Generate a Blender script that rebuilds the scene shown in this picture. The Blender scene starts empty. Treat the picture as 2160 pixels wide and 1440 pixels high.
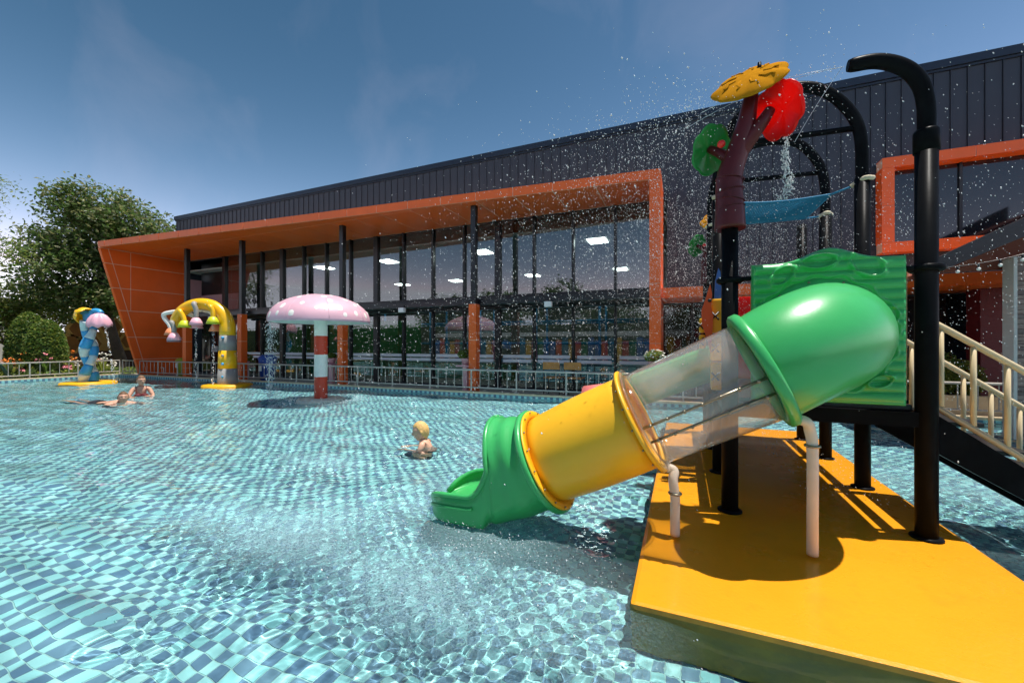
import bpy, bmesh, math, random
import numpy as np
from mathutils import Vector, Matrix, noise
random.seed(7); rng = np.random.default_rng(7)
S = bpy.context.scene; COL = S.collection
R = math.radians; PI = math.pi

# ------------------------------------------------------------------ camera, sky, sun, exposure
cam_d = bpy.data.cameras.new('camera'); cam = bpy.data.objects.new('camera', cam_d); COL.objects.link(cam)
cam.location = (0, 0, 1.3); cam.rotation_euler = (R(90), 0, R(22.78))
cam_d.sensor_width = 36; cam_d.lens = 14.25; cam_d.shift_y = 0.00324; cam_d.clip_start = .03; cam_d.clip_end = 3000
S.camera = cam
SUN = Vector((.22, .06, 1)).normalized()
w = bpy.data.worlds.new('World'); S.world = w; w.use_nodes = True
nt = w.node_tree; nt.nodes.clear()
out = nt.nodes.new('ShaderNodeOutputWorld'); bg = nt.nodes.new('ShaderNodeBackground')
sky = nt.nodes.new('ShaderNodeTexSky'); sky.sky_type = 'NISHITA'; sky.sun_disc = False
sky.sun_elevation = math.asin(SUN.z); sky.sun_rotation = math.atan2(SUN.x, SUN.y)
sky.altitude = 3000; sky.air_density = 1.0; sky.dust_density = 1.2; sky.ozone_density = 3.0
bg.inputs['Strength'].default_value = 0.15
# thin high cirrus, all round the sky
tc = nt.nodes.new('ShaderNodeTexCoord'); mp = nt.nodes.new('ShaderNodeMapping'); mp.inputs['Scale'].default_value = (2.2, 2.2, 1.3)
no = nt.nodes.new('ShaderNodeTexNoise'); no.inputs['Scale'].default_value = 1.7; no.inputs['Detail'].default_value = 7; no.inputs['Roughness'].default_value = .55
no.inputs['Distortion'].default_value = .6
mr = nt.nodes.new('ShaderNodeMapRange'); mr.inputs['From Min'].default_value = .52; mr.inputs['From Max'].default_value = .85
mr.inputs['To Max'].default_value = .08
mx = nt.nodes.new('ShaderNodeMix'); mx.data_type = 'RGBA'; mx.inputs['B'].default_value = (4.6, 3.9, 4.3, 1)
# one colour grade for the whole sky: deeper blue aloft, paler low down
sp_ = nt.nodes.new('ShaderNodeSeparateColor'); cb_ = nt.nodes.new('ShaderNodeCombineColor')
def ch_(i, k, g, cap):
    p = nt.nodes.new('ShaderNodeMath'); p.operation = 'POWER'; p.inputs[1].default_value = g; q = nt.nodes.new('ShaderNodeMath'); q.operation = 'MULTIPLY'; q.inputs[1].default_value = k
    c = nt.nodes.new('ShaderNodeMath'); c.operation = 'MINIMUM'; c.inputs[1].default_value = cap
    nt.links.new(sp_.outputs[i], p.inputs[0]); nt.links.new(p.outputs[0], q.inputs[0]); nt.links.new(q.outputs[0], c.inputs[0]); nt.links.new(c.outputs[0], cb_.inputs[i])
ch_(0, .50, 3.0, 5.2); ch_(1, .295, 2.15, 5.2); ch_(2, .122, 2.15, 5.8)
L = nt.links.new
L(tc.outputs['Generated'], mp.inputs['Vector']); L(mp.outputs[0], no.inputs['Vector']); L(no.outputs['Fac'], mr.inputs['Value'])
L(sky.outputs[0], sp_.inputs[0]); L(cb_.outputs[0], mx.inputs['A']); L(mr.outputs[0], mx.inputs['Factor'])
L(mx.outputs['Result'], bg.inputs['Color']); L(bg.outputs[0], out.inputs['Surface'])
sl = bpy.data.lights.new('sun', 'SUN'); sl.energy = 3.3; sl.angle = R(.53); sl.color = (1, .955, .88)
sun = bpy.data.objects.new('sun', sl); COL.objects.link(sun); sun.location = (0, 0, 30)
sun.rotation_euler = SUN.to_track_quat('Z', 'Y').to_euler()
try: sl.cycles.is_caustics_light = True
except Exception as e: print('caustic light', e)
S.view_settings.view_transform = 'Standard'; S.view_settings.look = 'None'; S.view_settings.exposure = 0.92; S.view_settings.gamma = 1
S.view_settings.use_curve_mapping = False
cy = S.cycles
cy.use_denoising = True
try: cy.denoiser = 'OPENIMAGEDENOISE'
except Exception: pass
cy.max_bounces = 14; cy.transmission_bounces = 12; cy.transparent_max_bounces = 24; cy.glossy_bounces = 6; cy.diffuse_bounces = 4
cy.caustics_reflective = False; cy.caustics_refractive = True; cy.sample_clamp_indirect = 6; cy.sample_clamp_direct = 0
cy.use_adaptive_sampling = True; cy.adaptive_threshold = .015

# ------------------------------------------------------------------ helpers
def rgb(r, g, b, k=1.0):
    f = lambda c: (c/255/12.92 if c/255 <= .04045 else ((c/255+.055)/1.055)**2.4)*k
    return (f(r), f(g), f(b), 1)

def mat(name, col, rough=.5, var=.12, vs=3., bump=0., bs=40., metal=0., coat=0., spec=.5, dirt=0., dcol=(.05, .04, .03, 1), ds=2.5, streak=False, sub=0.):
    m = bpy.data.materials.new(name); m.use_nodes = True; n = m.node_tree; N = n.nodes; b = N['Principled BSDF']
    k = n.links.new
    tcn = N.new('ShaderNodeTexCoord')
    a = N.new('ShaderNodeTexNoise'); a.inputs['Scale'].default_value = vs; a.inputs['Detail'].default_value = 6; a.inputs['Roughness'].default_value = .6
    k(tcn.outputs['Object'], a.inputs['Vector'])
    c1 = tuple(min(1, c*(1-var)) for c in col[:3])+(1,); c2 = tuple(min(1, c*(1+var)) for c in col[:3])+(1,)
    mxn = N.new('ShaderNodeMix'); mxn.data_type = 'RGBA'; mxn.inputs['A'].default_value = c1; mxn.inputs['B'].default_value = c2
    rm = N.new('ShaderNodeMapRange'); rm.inputs['From Min'].default_value = .3; rm.inputs['From Max'].default_value = .7
    k(a.outputs['Fac'], rm.inputs['Value']); k(rm.outputs[0], mxn.inputs['Factor'])
    last = mxn.outputs['Result']
    if dirt > 0:
        d = N.new('ShaderNodeTexNoise'); d.inputs['Scale'].default_value = ds; d.inputs['Detail'].default_value = 9; d.inputs['Roughness'].default_value = .7
        if streak:
            mpn = N.new('ShaderNodeMapping'); mpn.inputs['Scale'].default_value = (6, 6, .5)
            k(tcn.outputs['Object'], mpn.inputs['Vector']); k(mpn.outputs[0], d.inputs['Vector'])
        else: k(tcn.outputs['Object'], d.inputs['Vector'])
        dm = N.new('ShaderNodeMapRange'); dm.inputs['From Min'].default_value = .52; dm.inputs['From Max'].default_value = .78; dm.inputs['To Max'].default_value = dirt
        k(d.outputs['Fac'], dm.inputs['Value'])
        mx2 = N.new('ShaderNodeMix'); mx2.data_type = 'RGBA'; mx2.inputs['B'].default_value = dcol
        k(dm.outputs[0], mx2.inputs['Factor']); k(last, mx2.inputs['A']); last = mx2.outputs['Result']
    k(last, b.inputs['Base Color'])
    rr = N.new('ShaderNodeMapRange'); rr.inputs['To Min'].default_value = max(.02, rough*.8); rr.inputs['To Max'].default_value = min(1, rough*1.25)
    k(a.outputs['Fac'], rr.inputs['Value']); k(rr.outputs[0], b.inputs['Roughness'])
    b.inputs['Metallic'].default_value = metal; b.inputs['Coat Weight'].default_value = coat; b.inputs['Coat Roughness'].default_value = .06
    b.inputs['Specular IOR Level'].default_value = spec
    if sub:
        b.inputs['Subsurface Weight'].default_value = sub; b.inputs['Subsurface Radius'].default_value = (.02, .008, .004); b.inputs['Subsurface Scale'].default_value = .5
    if bump:
        bn = N.new('ShaderNodeTexNoise'); bn.inputs['Scale'].default_value = bs; bn.inputs['Detail'].default_value = 5
        k(tcn.outputs['Object'], bn.inputs['Vector'])
        bb = N.new('ShaderNodeBump'); bb.inputs['Strength'].default_value = bump; bb.inputs['Distance'].default_value = .01
        k(bn.outputs['Fac'], bb.inputs['Height']); k(bb.outputs[0], b.inputs['Normal'])
    return m

def glow_through(m, fac):
    """thin plastic or leaf: part of the light passes through"""
    n = m.node_tree; b = n.nodes['Principled BSDF']; o = n.nodes['Material Output']; t = n.nodes.new('ShaderNodeBsdfTranslucent'); x = n.nodes.new('ShaderNodeMixShader'); x.inputs['Fac'].default_value = fac
    src = b.inputs['Base Color'].links[0].from_socket; n.links.new(src, t.inputs['Color']); n.links.new(b.outputs[0], x.inputs[1]); n.links.new(t.outputs[0], x.inputs[2]); n.links.new(x.outputs[0], o.inputs['Surface']); return m

def thin_fresnel(n, fr, ior):
    """a thin sheet reflects alike from both of its faces"""
    ge = n.nodes.new('ShaderNodeNewGeometry'); mp_ = n.nodes.new('ShaderNodeMapRange'); mp_.inputs['To Min'].default_value = ior; mp_.inputs['To Max'].default_value = 1/ior
    n.links.new(ge.outputs['Backfacing'], mp_.inputs['Value']); n.links.new(mp_.outputs[0], fr.inputs['IOR'])

class MB:
    """collects shapes; build() links them as one mesh object"""
    def __init__(s): s.v = []; s.f = []; s.mi = []; s.sm = []; s.cur = 0; s.smooth = False
    def add(s, vs, fs, smooth=None):
        o = len(s.v); s.v += [tuple(v) for v in vs]
        sm = s.smooth if smooth is None else smooth
        for f in fs: s.f.append(tuple(i+o for i in f)); s.mi.append(s.cur); s.sm.append(sm)
        return s
    def box(s, x0, x1, y0, y1, z0, z1, bev=0):
        if bev <= 0:
            vs = [(x, y, z) for z in (z0, z1) for y in (y0, y1) for x in (x0, x1)]
            return s.add(vs, [(0, 2, 3, 1), (4, 5, 7, 6), (0, 1, 5, 4), (2, 6, 7, 3), (0, 4, 6, 2), (1, 3, 7, 5)], False)
        b = min(bev, (x1-x0)*.49, (y1-y0)*.49, (z1-z0)*.49)
        bm = bmesh.new(); bmesh.ops.create_cube(bm, size=1)
        for v in bm.verts: v.co = ((x0+x1)/2+v.co.x*(x1-x0), (y0+y1)/2+v.co.y*(y1-y0), (z0+z1)/2+v.co.z*(z1-z0))
        bmesh.ops.bevel(bm, geom=bm.edges[:], offset=b, segments=2, affect='EDGES', profile=.6)
        s.bm(bm, False); return s
    def bm(s, bm, smooth=None):
        bm.verts.index_update()
        s.add([v.co[:] for v in bm.verts], [[v.index for v in f.verts] for f in bm.faces], smooth); bm.free(); return s
    def tube(s, pts, rad, n=12, cap=True, smooth=True, closed=False):
        pts = [Vector(p) for p in pts]; m = len(pts)
        rads = rad if isinstance(rad, (list, tuple)) else [rad]*m
        vs = []; fs = []; prev = None
        for i, p in enumerate(pts):
            if closed: t = pts[(i+1) % m]-pts[i-1]
            else: t = pts[min(i+1, m-1)]-pts[max(i-1, 0)]
            t.normalize()
            if prev is None:
                a = Vector((0, 0, 1)) if abs(t.z) < .9 else Vector((1, 0, 0)); u = t.cross(a).normalized()
            else:
                u = prev-t*prev.dot(t); u = u.normalized() if u.length > 1e-6 else t.orthogonal().normalized()
            prev = u; v = t.cross(u)
            for k in range(n):
                a = 2*PI*k/n; vs.append(p+(u*math.cos(a)+v*math.sin(a))*rads[i])
        for i in range(m if closed else m-1):
            j = (i+1) % m
            for k in range(n): fs.append((i*n+k, i*n+(k+1) % n, j*n+(k+1) % n, j*n+k))
        s.add(vs, fs, smooth)
        if cap and not closed:
            s.add(vs[:n], [tuple(range(n))[::-1]], False); s.add(vs[-n:], [tuple(range(n))], False)
        return s
    def lathe(s, prof, n=24, c=(0, 0, 0), smooth=True):
        vs = []; fs = []
        for r, z in prof:
            for k in range(n):
                a = 2*PI*k/n; vs.append((c[0]+r*math.cos(a), c[1]+r*math.sin(a), c[2]+z))
        for i in range(len(prof)-1):
            for k in range(n): fs.append((i*n+k, i*n+(k+1) % n, (i+1)*n+(k+1) % n, (i+1)*n+k))
        return s.add(vs, fs, smooth)
    def loft(s, secs, closed=False, cap=False, smooth=True):
        n = len(secs[0]); vs = [p for q in secs for p in q]; fs = []
        for i in range(len(secs)-1):
            for k in range(n if closed else n-1): fs.append((i*n+k, i*n+(k+1) % n, (i+1)*n+(k+1) % n, (i+1)*n+k))
        s.add(vs, fs, smooth)
        if cap: s.add(secs[0], [tuple(range(n))[::-1]], False); s.add(secs[-1], [tuple(range(n))], False)
        return s
    def prism(s, poly, axis, a, b):
        """poly in 2D extruded along axis ('x','y','z') from a to b"""
        def P(u, v, t): return {'x': (t, u, v), 'y': (u, t, v), 'z': (u, v, t)}[axis]
        n = len(poly); vs = [P(u, v, a) for u, v in poly]+[P(u, v, b) for u, v in poly]
        return s.add(vs, [tuple(range(n)), tuple(range(2*n-1, n-1, -1))]+[(i, i+n, (i+1) % n+n, (i+1) % n) for i in range(n)], False)
    def ball(s, c, r, sub=2, sc=(1, 1, 1), smooth=True):
        bm = bmesh.new(); bmesh.ops.create_icosphere(bm, subdivisions=sub, radius=1)
        for v in bm.verts: v.co = Vector((c[0]+v.co.x*r*sc[0], c[1]+v.co.y*r*sc[1], c[2]+v.co.z*r*sc[2]))
        return s.bm(bm, smooth)
    def build(s, name, m, parent=None, fix=True, origin=None):
        me = bpy.data.meshes.new(name)
        b = BASE.get(parent.name, Vector()) if parent else Vector(origin or (0, 0, 0))
        me.from_pydata([(x-b.x, y-b.y, z-b.z) for x, y, z in s.v], [], s.f)
        for q in (m if isinstance(m, (list, tuple)) else [m]): me.materials.append(q)
        me.polygons.foreach_set('material_index', s.mi); me.polygons.foreach_set('use_smooth', s.sm)
        if fix:
            bm = bmesh.new(); bm.from_mesh(me); bmesh.ops.remove_doubles(bm, verts=bm.verts, dist=1e-5)
            bmesh.ops.recalc_face_normals(bm, faces=bm.faces); bm.to_mesh(me); bm.free()
        me.update()
        o = bpy.data.objects.new(name, me); COL.objects.link(o)
        if parent: o.parent = parent; BASE[o.name] = b
        else: o.location = b; BASE[o.name] = b
        return o
BASE = {}

def tag(o, label=None, cat=None, group=None, kind=None):
    if label: o['label'] = label
    if cat: o['category'] = cat
    if group: o['group'] = group
    if kind: o['kind'] = kind
    return o
def thing(name, label, cat, loc=(0, 0, 0), group=None):
    o = bpy.data.objects.new(name, None); COL.objects.link(o); o.location = loc; o.empty_display_size = .1
    BASE[o.name] = Vector(loc); return tag(o, label, cat, group)
def inst(o, parent=None, loc=None, name=None):
    c = o.copy(); c.name = name or o.name.split('.')[0]; COL.objects.link(c)
    if parent: c.parent = parent; BASE[c.name] = BASE.get(parent.name, Vector())
    if loc is not None: c.location = loc
    return c
def copy_tree(o, parent=None, loc=None, rotz=None, scale=None):
    c = o.copy(); COL.objects.link(c); c.parent = parent
    if loc is not None: c.location = loc
    if rotz is not None: c.rotation_euler = (0, 0, rotz)
    if scale is not None: c.scale = (scale,)*3
    for ch in o.children: copy_tree(ch, c)
    return c
def arc(c, r, a0, a1, n, plane='xz'):
    o = []
    for i in range(n+1):
        a = a0+(a1-a0)*i/n; u, v = r*math.cos(a), r*math.sin(a)
        o.append({'xz': (c[0]+u, c[1], c[2]+v), 'xy': (c[0]+u, c[1]+v, c[2]), 'yz': (c[0], c[1]+u, c[2]+v)}[plane])
    return o
def smoothpath(pts, n=8):
    """Catmull-Rom through pts"""
    P = [Vector(p) for p in pts]; P = [P[0]*2-P[1]]+P+[P[-1]*2-P[-2]]; o = []
    for i in range(1, len(P)-2):
        for k in range(n):
            t = k/n; a, b, c, d = P[i-1], P[i], P[i+1], P[i+2]
            o.append(.5*((2*b)+(c-a)*t+(2*a-5*b+4*c-d)*t*t+(3*b-a-3*c+d)*t**3))
    o.append(P[-2]); return o
def lerps(vals, n):
    """resample list of radii to the sampling of smoothpath"""
    o = []
    for i in range(len(vals)-1):
        for k in range(n): o.append(vals[i]+(vals[i+1]-vals[i])*k/n)
    return o+[vals[-1]]
# ------------------------------------------------------------------ ground, pool, water
PX0, PX1, PY0, PY1, PZ = -21.35, 9.0, -5.0, 9.08, -.37
M_ground = mat('garden soil and turf', rgb(92, 96, 60), .95, .3, 1.2, .5, 12)
M_pave = mat('grey paving', rgb(150, 146, 138), .75, .15, 2, .15, 60, dirt=.35)
M_cope = mat('cream coping', rgb(226, 205, 168), .6, .1, 4, .1, 60, dirt=.5, dcol=rgb(150, 92, 50))
def ring(name, x0, x1, y0, y1, X0, X1, Y0, Y1, z0, z1, m):
    b = MB(); b.box(X0, x0, Y0, Y1, z0, z1); b.box(x1, X1, Y0, Y1, z0, z1); b.box(x0, x1, Y0, y0, z0, z1); b.box(x0, x1, y1, Y1, z0, z1)
    return tag(b.build(name, m, fix=False), kind='structure')
g = MB(); E0 = 900
g.add([(-E0, -E0, 0), (E0, -E0, 0), (E0, E0, 0), (-E0, E0, 0), (PX0-.3, PY0-.3, 0), (PX1+.3, PY0-.3, 0), (PX1+.3, PY1+.2, 0), (PX0-.3, PY1+.2, 0)],
      [(0, 1, 5, 4), (1, 2, 6, 5), (2, 3, 7, 6), (3, 0, 4, 7)])
tag(g.build('ground', M_ground, fix=False), kind='structure')
ring('pavement', PX0-.12, PX1+.12, PY0-.12, PY1+.12, PX0-.9, PX1+3, PY0-3, PY1+1.6, -.1, .05, M_pave)
ring('pool_coping', PX0, PX1, PY0, PY1, PX0-.15, PX1+.15, PY0-.15, PY1+.15, .075, .115, M_cope)

def tilemat(name, ca, cb):
    m = mat(name, ca, .22, .1, 30, spec=.5); n = m.node_tree; b = n.nodes['Principled BSDF']
    geo = n.nodes.new('ShaderNodeNewGeometry'); vm = n.nodes.new('ShaderNodeVectorMath'); vm.operation = 'SCALE'; vm.inputs['Scale'].default_value = 1/.073
    fl = n.nodes.new('ShaderNodeVectorMath'); fl.operation = 'FLOOR'; wn = n.nodes.new('ShaderNodeTexWhiteNoise'); wn.noise_dimensions = '2D'
    mx = n.nodes.new('ShaderNodeMix'); mx.data_type = 'RGBA'; mx.inputs['A'].default_value = ca; mx.inputs['B'].default_value = cb
    l = n.links.new; l(geo.outputs['Position'], vm.inputs[0]); l(vm.outputs[0], fl.inputs[0]); l(fl.outputs[0], wn.inputs['Vector'])
    l(wn.outputs['Value'], mx.inputs['Factor']); l(mx.outputs['Result'], b.inputs['Base Color'])
    return m
M_tl = tilemat('pale aqua mosaic tile', rgb(142, 206, 208), rgb(170, 222, 222))
M_td = tilemat('slate blue mosaic tile', rgb(90, 122, 148), rgb(112, 146, 164))
M_grout = mat('sandy grout', rgb(150, 190, 188), .8, .15, 20)
fl = MB(); fl.box(PX0, PX1, PY0, PY1, PZ-.2, PZ)
for x0, x1, y0, y1 in ((PX0-.1, PX0, PY0, PY1), (PX1, PX1+.1, PY0, PY1), (PX0-.1, PX1+.1, PY1, PY1+.1), (PX0-.1, PX1+.1, PY0-.1, PY0)): fl.box(x0, x1, y0, y1, PZ-.2, .074)
pool_floor = tag(fl.build('pool_floor', M_grout, fix=False), kind='structure')
RECV = [pool_floor]
T = .073
ixs = np.arange(math.ceil(PX0/T), math.floor(PX1/T)); iys = np.arange(2, math.floor(PY1/T))
gx, gy = np.meshgrid(ixs, iys, indexing='ij'); gx = gx.ravel(); gy = gy.ravel()
fwd = np.array([-.3872, .922]); rgt = np.array([.922, .3872])
cxy = np.stack([(gx+.5)*T, (gy+.5)*T], 1); dep = cxy@fwd; lat = cxy@rgt
vis = (dep > .9) & (np.abs(lat)/np.maximum(dep, .1) < 1.25)
order = np.argsort(np.where(vis & (dep > 1.55), dep, 1e9))[:300]
near = np.zeros(len(gx), bool); near[order] = True
def tile_mesh(name, m):
    b = MB(); b.box(.003, T-.003, .003, T-.003, -.003, .0035, bev=.0015); o = b.build(name, m, fix=False); me = o.data
    bpy.data.objects.remove(o); return me
tm = [tile_mesh('tile', M_tl), tile_mesh('tile', M_td)]
for i in order:
    o = bpy.data.objects.new('tile', tm[(gx[i]+gy[i]) % 2]); COL.objects.link(o); o.parent = pool_floor
    o.location = (gx[i]*T, gy[i]*T, PZ+random.uniform(0, .001)); RECV.append(o)
rest = np.where(~near)[0]
def tile_field(idx, name):
    n = len(idx); x = gx[idx]*T; y = gy[idx]*T; a = .003; z0 = PZ-.001; z1 = PZ+.0035+rng.uniform(0, .001, n)
    V = np.zeros((n, 8, 3)); 
    for k, (dx, dy) in enumerate(((a, a), (T-a, a), (T-a, T-a), (a, T-a))):
        for j, z in ((0, z0), (4, z1)): V[:, k+j, 0] = x+dx; V[:, k+j, 1] = y+dy; V[:, k+j, 2] = z
    Fq = np.array([[4, 5, 6, 7], [0, 1, 5, 4], [1, 2, 6, 5], [2, 3, 7, 6], [3, 0, 4, 7]])
    Fs = (Fq[None]+8*np.arange(n)[:, None, None]).reshape(-1, 4)
    return quadmesh(name, V.reshape(-1, 3), Fs)
def quadmesh(name, V, Fs, smooth=False):
    me = bpy.data.meshes.new(name); me.vertices.add(len(V)); me.vertices.foreach_set('co', np.ascontiguousarray(V, np.float32).ravel())
    k = Fs.shape[1]
    me.loops.add(Fs.size); me.loops.foreach_set('vertex_index', Fs.astype(np.int32).ravel())
    me.polygons.add(len(Fs)); me.polygons.foreach_set('loop_start', np.arange(0, Fs.size, k, dtype=np.int32))
    me.polygons.foreach_set('use_smooth', np.full(len(Fs), smooth)); me.update(calc_edges=True); me.validate(); return me
for par in (0, 1):
    me = tile_field(rest[(gx[rest]+gy[rest]) % 2 == par], 'tile_field'); me.materials.append((M_tl, M_td)[par])
    o = bpy.data.objects.new('tile_field', me); COL.objects.link(o); o.parent = pool_floor; o['kind'] = 'stuff'; RECV.append(o)
# band of the same tiles on the pool walls at the water line
wt = [MB(), MB()]
for k, i in enumerate(range(math.ceil(PX0/T), int(PX1/T))):
    for r_ in range(5):
        wt[(k+r_) % 2].box(i*T+.004, i*T+T-.004, PY1-.008, PY1+.01, .07-T*(r_+1)+.003, .07-T*r_-.003)
for k, i in enumerate(range(-60, int(PY1/T))):
    for r_ in range(5):
        wt[(k+r_) % 2].box(PX0-.01, PX0+.008, i*T+.004, i*T+T-.004, .07-T*(r_+1)+.003, .07-T*r_-.003)
for k in (0, 1):
    o = wt[k].build('wall_tile_band', (M_tl, M_td)[k], pool_floor, fix=False); o['kind'] = 'stuff'; RECV.append(o)

# ---- water surface: real waves in the mesh
def axis(segs):
    o = [segs[0][0]]
    for a, b, st in segs:
        n = max(1, round((b-a)/st)); o += list(np.linspace(a, b, n+1)[1:])
    return np.array(o)
wx = axis([(PX0, -12, .05), (-12, -5, .03), (-5, 2.6, .0135), (2.6, PX1, .045)])
wy = axis([(PY0, .6, .12), (.6, 5.2, .013), (5.2, PY1, .03)])
WX, WY = np.meshgrid(wx, wy, indexing='ij')
def waves(X, Y):
    r = np.random.default_rng(3); h = np.zeros_like(X)
    for k in range(26):                                   # gentle swell and lens ripples
        lam = .16*(1.13**k) if k < 20 else r.uniform(.3, .8)
        th = r.normal(1.25, .75); a = .0045*lam**1.15
        kx, ky = 2*PI/lam*math.cos(th), 2*PI/lam*math.sin(th)
        ph = kx*X+ky*Y+r.uniform(0, 6.28)
        h += a*np.sin(ph+.6*np.sin(.9*X+1.1*Y+k))
    # churned water where the spray falls
    def blob(cx, cy, sx, sy): return np.exp(-((X-cx)/sx)**2-((Y-cy)/sy)**2)
    ch = np.clip(1.15*blob(-1.85, 2.1, 1.2, .52)+.8*blob(-3.0, 1.95, .7, .32)+.9*blob(-.9, 1.95, .65, .5)+.9*blob(-1.5, 3.1, .8, .8)+.7*blob(-3.8, 3.35, .7, .25)+.4*blob(-2.2, 4.6, 1.0, .6)+.5*blob(-.2, 5.2, 2.0, 1.4)+.8*blob(2.6, 4.2, 1.2, 1.6)
                 +.35*blob(-7.8, 7.1, 1.8, 1.5), 0, 1.15)
    ch = ch*(0.75+.25*np.sin(3.1*X+1.7*Y)*np.sin(2.3*X-2.9*Y))
    c = np.zeros_like(X)
    for k in range(40):
        lam = r.uniform(.034, .085); th = r.uniform(0, 2*PI); kx, ky = 2*PI/lam*math.cos(th), 2*PI/lam*math.sin(th)
        c += .0066*lam*np.sin(kx*X+ky*Y+r.uniform(0, 6.28)+1.5*np.sin(2.1*X+k)+1.5*np.sin(2.7*Y-k))
    h += c*ch; global CH; CH = ch
    # rings from single drops
    for k in range(150):
        cx, cy = (r.uniform(-2.6, 0.3), r.uniform(1.0, 2.6)) if k < 95 else (r.uniform(-5, 2.4), r.uniform(2.4, 6.5))
        R0 = r.uniform(.02, .11)
        i0, i1 = np.searchsorted(wx, [cx-.3, cx+.3]); j0, j1 = np.searchsorted(wy, [cy-.3, cy+.3])
        if i1 <= i0 or j1 <= j0: continue
        d = np.hypot(X[i0:i1, j0:j1]-cx, Y[i0:i1, j0:j1]-cy)
        h[i0:i1, j0:j1] += .0012*np.sin(2*PI*(d-R0)/.034)*np.exp(-((d-R0)/.03)**2)
    return h
WZ = waves(WX, WY)
nx, ny = WX.shape
ii = (np.arange(nx-1)[:, None]*ny+np.arange(ny-1)[None]).ravel()
me = quadmesh('water', np.stack([WX.ravel(), WY.ravel(), WZ.ravel()], 1), np.stack([ii, ii+ny, ii+ny+1, ii+1], 1), True)
M_water = bpy.data.materials.new('clear pool water'); M_water.use_nodes = True; b = M_water.node_tree.nodes['Principled BSDF']
b.inputs['Base Color'].default_value = (.86, .985, 1, 1); b.inputs['Transmission Weight'].default_value = 1; b.inputs['IOR'].default_value = 1.33; b.inputs['Roughness'].default_value = 0.0
# air bubbles whiten the churned water
fo = np.clip(CH-.1, 0, 1)*.95; fo = np.maximum(fo, .85*np.exp(-((np.hypot(WX+7.87, WY-7.08)-.72)/.22)**2)); fo = np.maximum(fo, .7*np.exp(-((WX+1.95)/.35)**2-((WY-2.75)/.3)**2))
at = me.attributes.new('foam', 'FLOAT', 'POINT'); at.data.foreach_set('value', fo.ravel().astype(np.float32))
n = M_water.node_tree; N = n.nodes; fa = N.new('ShaderNodeAttribute'); fa.attribute_name = 'foam'; tcn = N.new('ShaderNodeTexCoord'); fz = N.new('ShaderNodeTexNoise'); fz.inputs['Scale'].default_value = 95; fz.inputs['Detail'].default_value = 6; fz.inputs['Roughness'].default_value = .7
fm = N.new('ShaderNodeMapRange'); fm.inputs['From Min'].default_value = .38; fm.inputs['From Max'].default_value = .62; fm.inputs['To Min'].default_value = .12; fm.inputs['To Max'].default_value = .85; mu_ = N.new('ShaderNodeMath'); mu_.operation = 'MULTIPLY'
df = N.new('ShaderNodeBsdfDiffuse'); df.inputs['Color'].default_value = (.42, .64, .70, 1); tl_ = N.new('ShaderNodeBsdfTranslucent'); tl_.inputs['Color'].default_value = (.5, .72, .78, 1); ad = N.new('ShaderNodeMixShader'); ad.inputs['Fac'].default_value = .4; mxs = N.new('ShaderNodeMixShader')
k = n.links.new; k(tcn.outputs['Object'], fz.inputs['Vector']); k(fz.outputs['Fac'], fm.inputs['Value']); k(fm.outputs[0], mu_.inputs[0]); k(fa.outputs['Fac'], mu_.inputs[1]); k(mu_.outputs[0], mxs.inputs['Fac'])
k(df.outputs[0], ad.inputs[1]); k(tl_.outputs[0], ad.inputs[2]); k(b.outputs[0], mxs.inputs[1]); k(ad.outputs[0], mxs.inputs[2]); k(mxs.outputs[0], N['Material Output'].inputs['Surface'])
me.materials.append(M_water)
water = tag(bpy.data.objects.new('water', me), kind='structure'); COL.objects.link(water)
water.cycles.is_caustics_caster = True
for o in RECV: o.cycles.is_caustics_receiver = True
# ------------------------------------------------------------------ the hall
M_or = mat('orange composite panel', (.9, .135, .016, 1), .36, .06, 1.5, .02, 8, dirt=.08, dcol=(.25, .06, .02, 1), streak=True)
M_seal = mat('pale joint sealant', rgb(236, 190, 160), .7, .08)
M_clad = mat('dark slate metal cladding', rgb(58, 64, 75), .5, .1, 1.0, .03, 6, metal=.25, dirt=.2, dcol=(.09, .09, .1, 1), streak=True)
M_trim = mat('dark roof flashing', rgb(44, 54, 68), .35, .08, metal=.4)
M_blk = mat('black painted steel', rgb(26, 27, 30), .35, .15, 3)
M_int = mat('dark interior wall', rgb(118, 124, 120), .8, .15)
M_ceil = mat('interior ceiling board', rgb(176, 178, 176), .85, .05)
M_ifloor = mat('interior floor mats', rgb(120, 128, 122), .6, .15)
M_green = mat('green painted wall', rgb(22, 124, 66), .5, .08, dirt=.1)
M_blue = mat('teal blue painted wall', rgb(28, 122, 152), .5, .08, dirt=.1)
M_pipe = mat('blue padded pipe', rgb(44, 130, 178), .5, .08)
M_white = mat('white plastic', rgb(232, 230, 226), .45, .05)
M_pink = mat('pink wall panel', rgb(176, 138, 146), .7, .05)
M_film = mat('white window film', rgb(242, 238, 242), .5, .03)
M_glass = bpy.data.materials.new('tinted glass'); M_glass.use_nodes = True; n = M_glass.node_tree; n.nodes.clear()
o_ = n.nodes.new('ShaderNodeOutputMaterial'); tr = n.nodes.new('ShaderNodeBsdfTransparent'); tr.inputs['Color'].default_value = (.74, .78, .77, 1)
gl = n.nodes.new('ShaderNodeBsdfGlossy'); gl.inputs['Roughness'].default_value = .004; gl.inputs['Color'].default_value = (.95, .97, 1, 1)
fr = n.nodes.new('ShaderNodeFresnel'); thin_fresnel(n, fr, 1.85); ms = n.nodes.new('ShaderNodeMixShader')
n.links.new(fr.outputs[0], ms.inputs['Fac']); n.links.new(tr.outputs[0], ms.inputs[1]); n.links.new(gl.outputs[0], ms.inputs[2]); n.links.new(ms.outputs[0], o_.inputs['Surface'])
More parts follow.
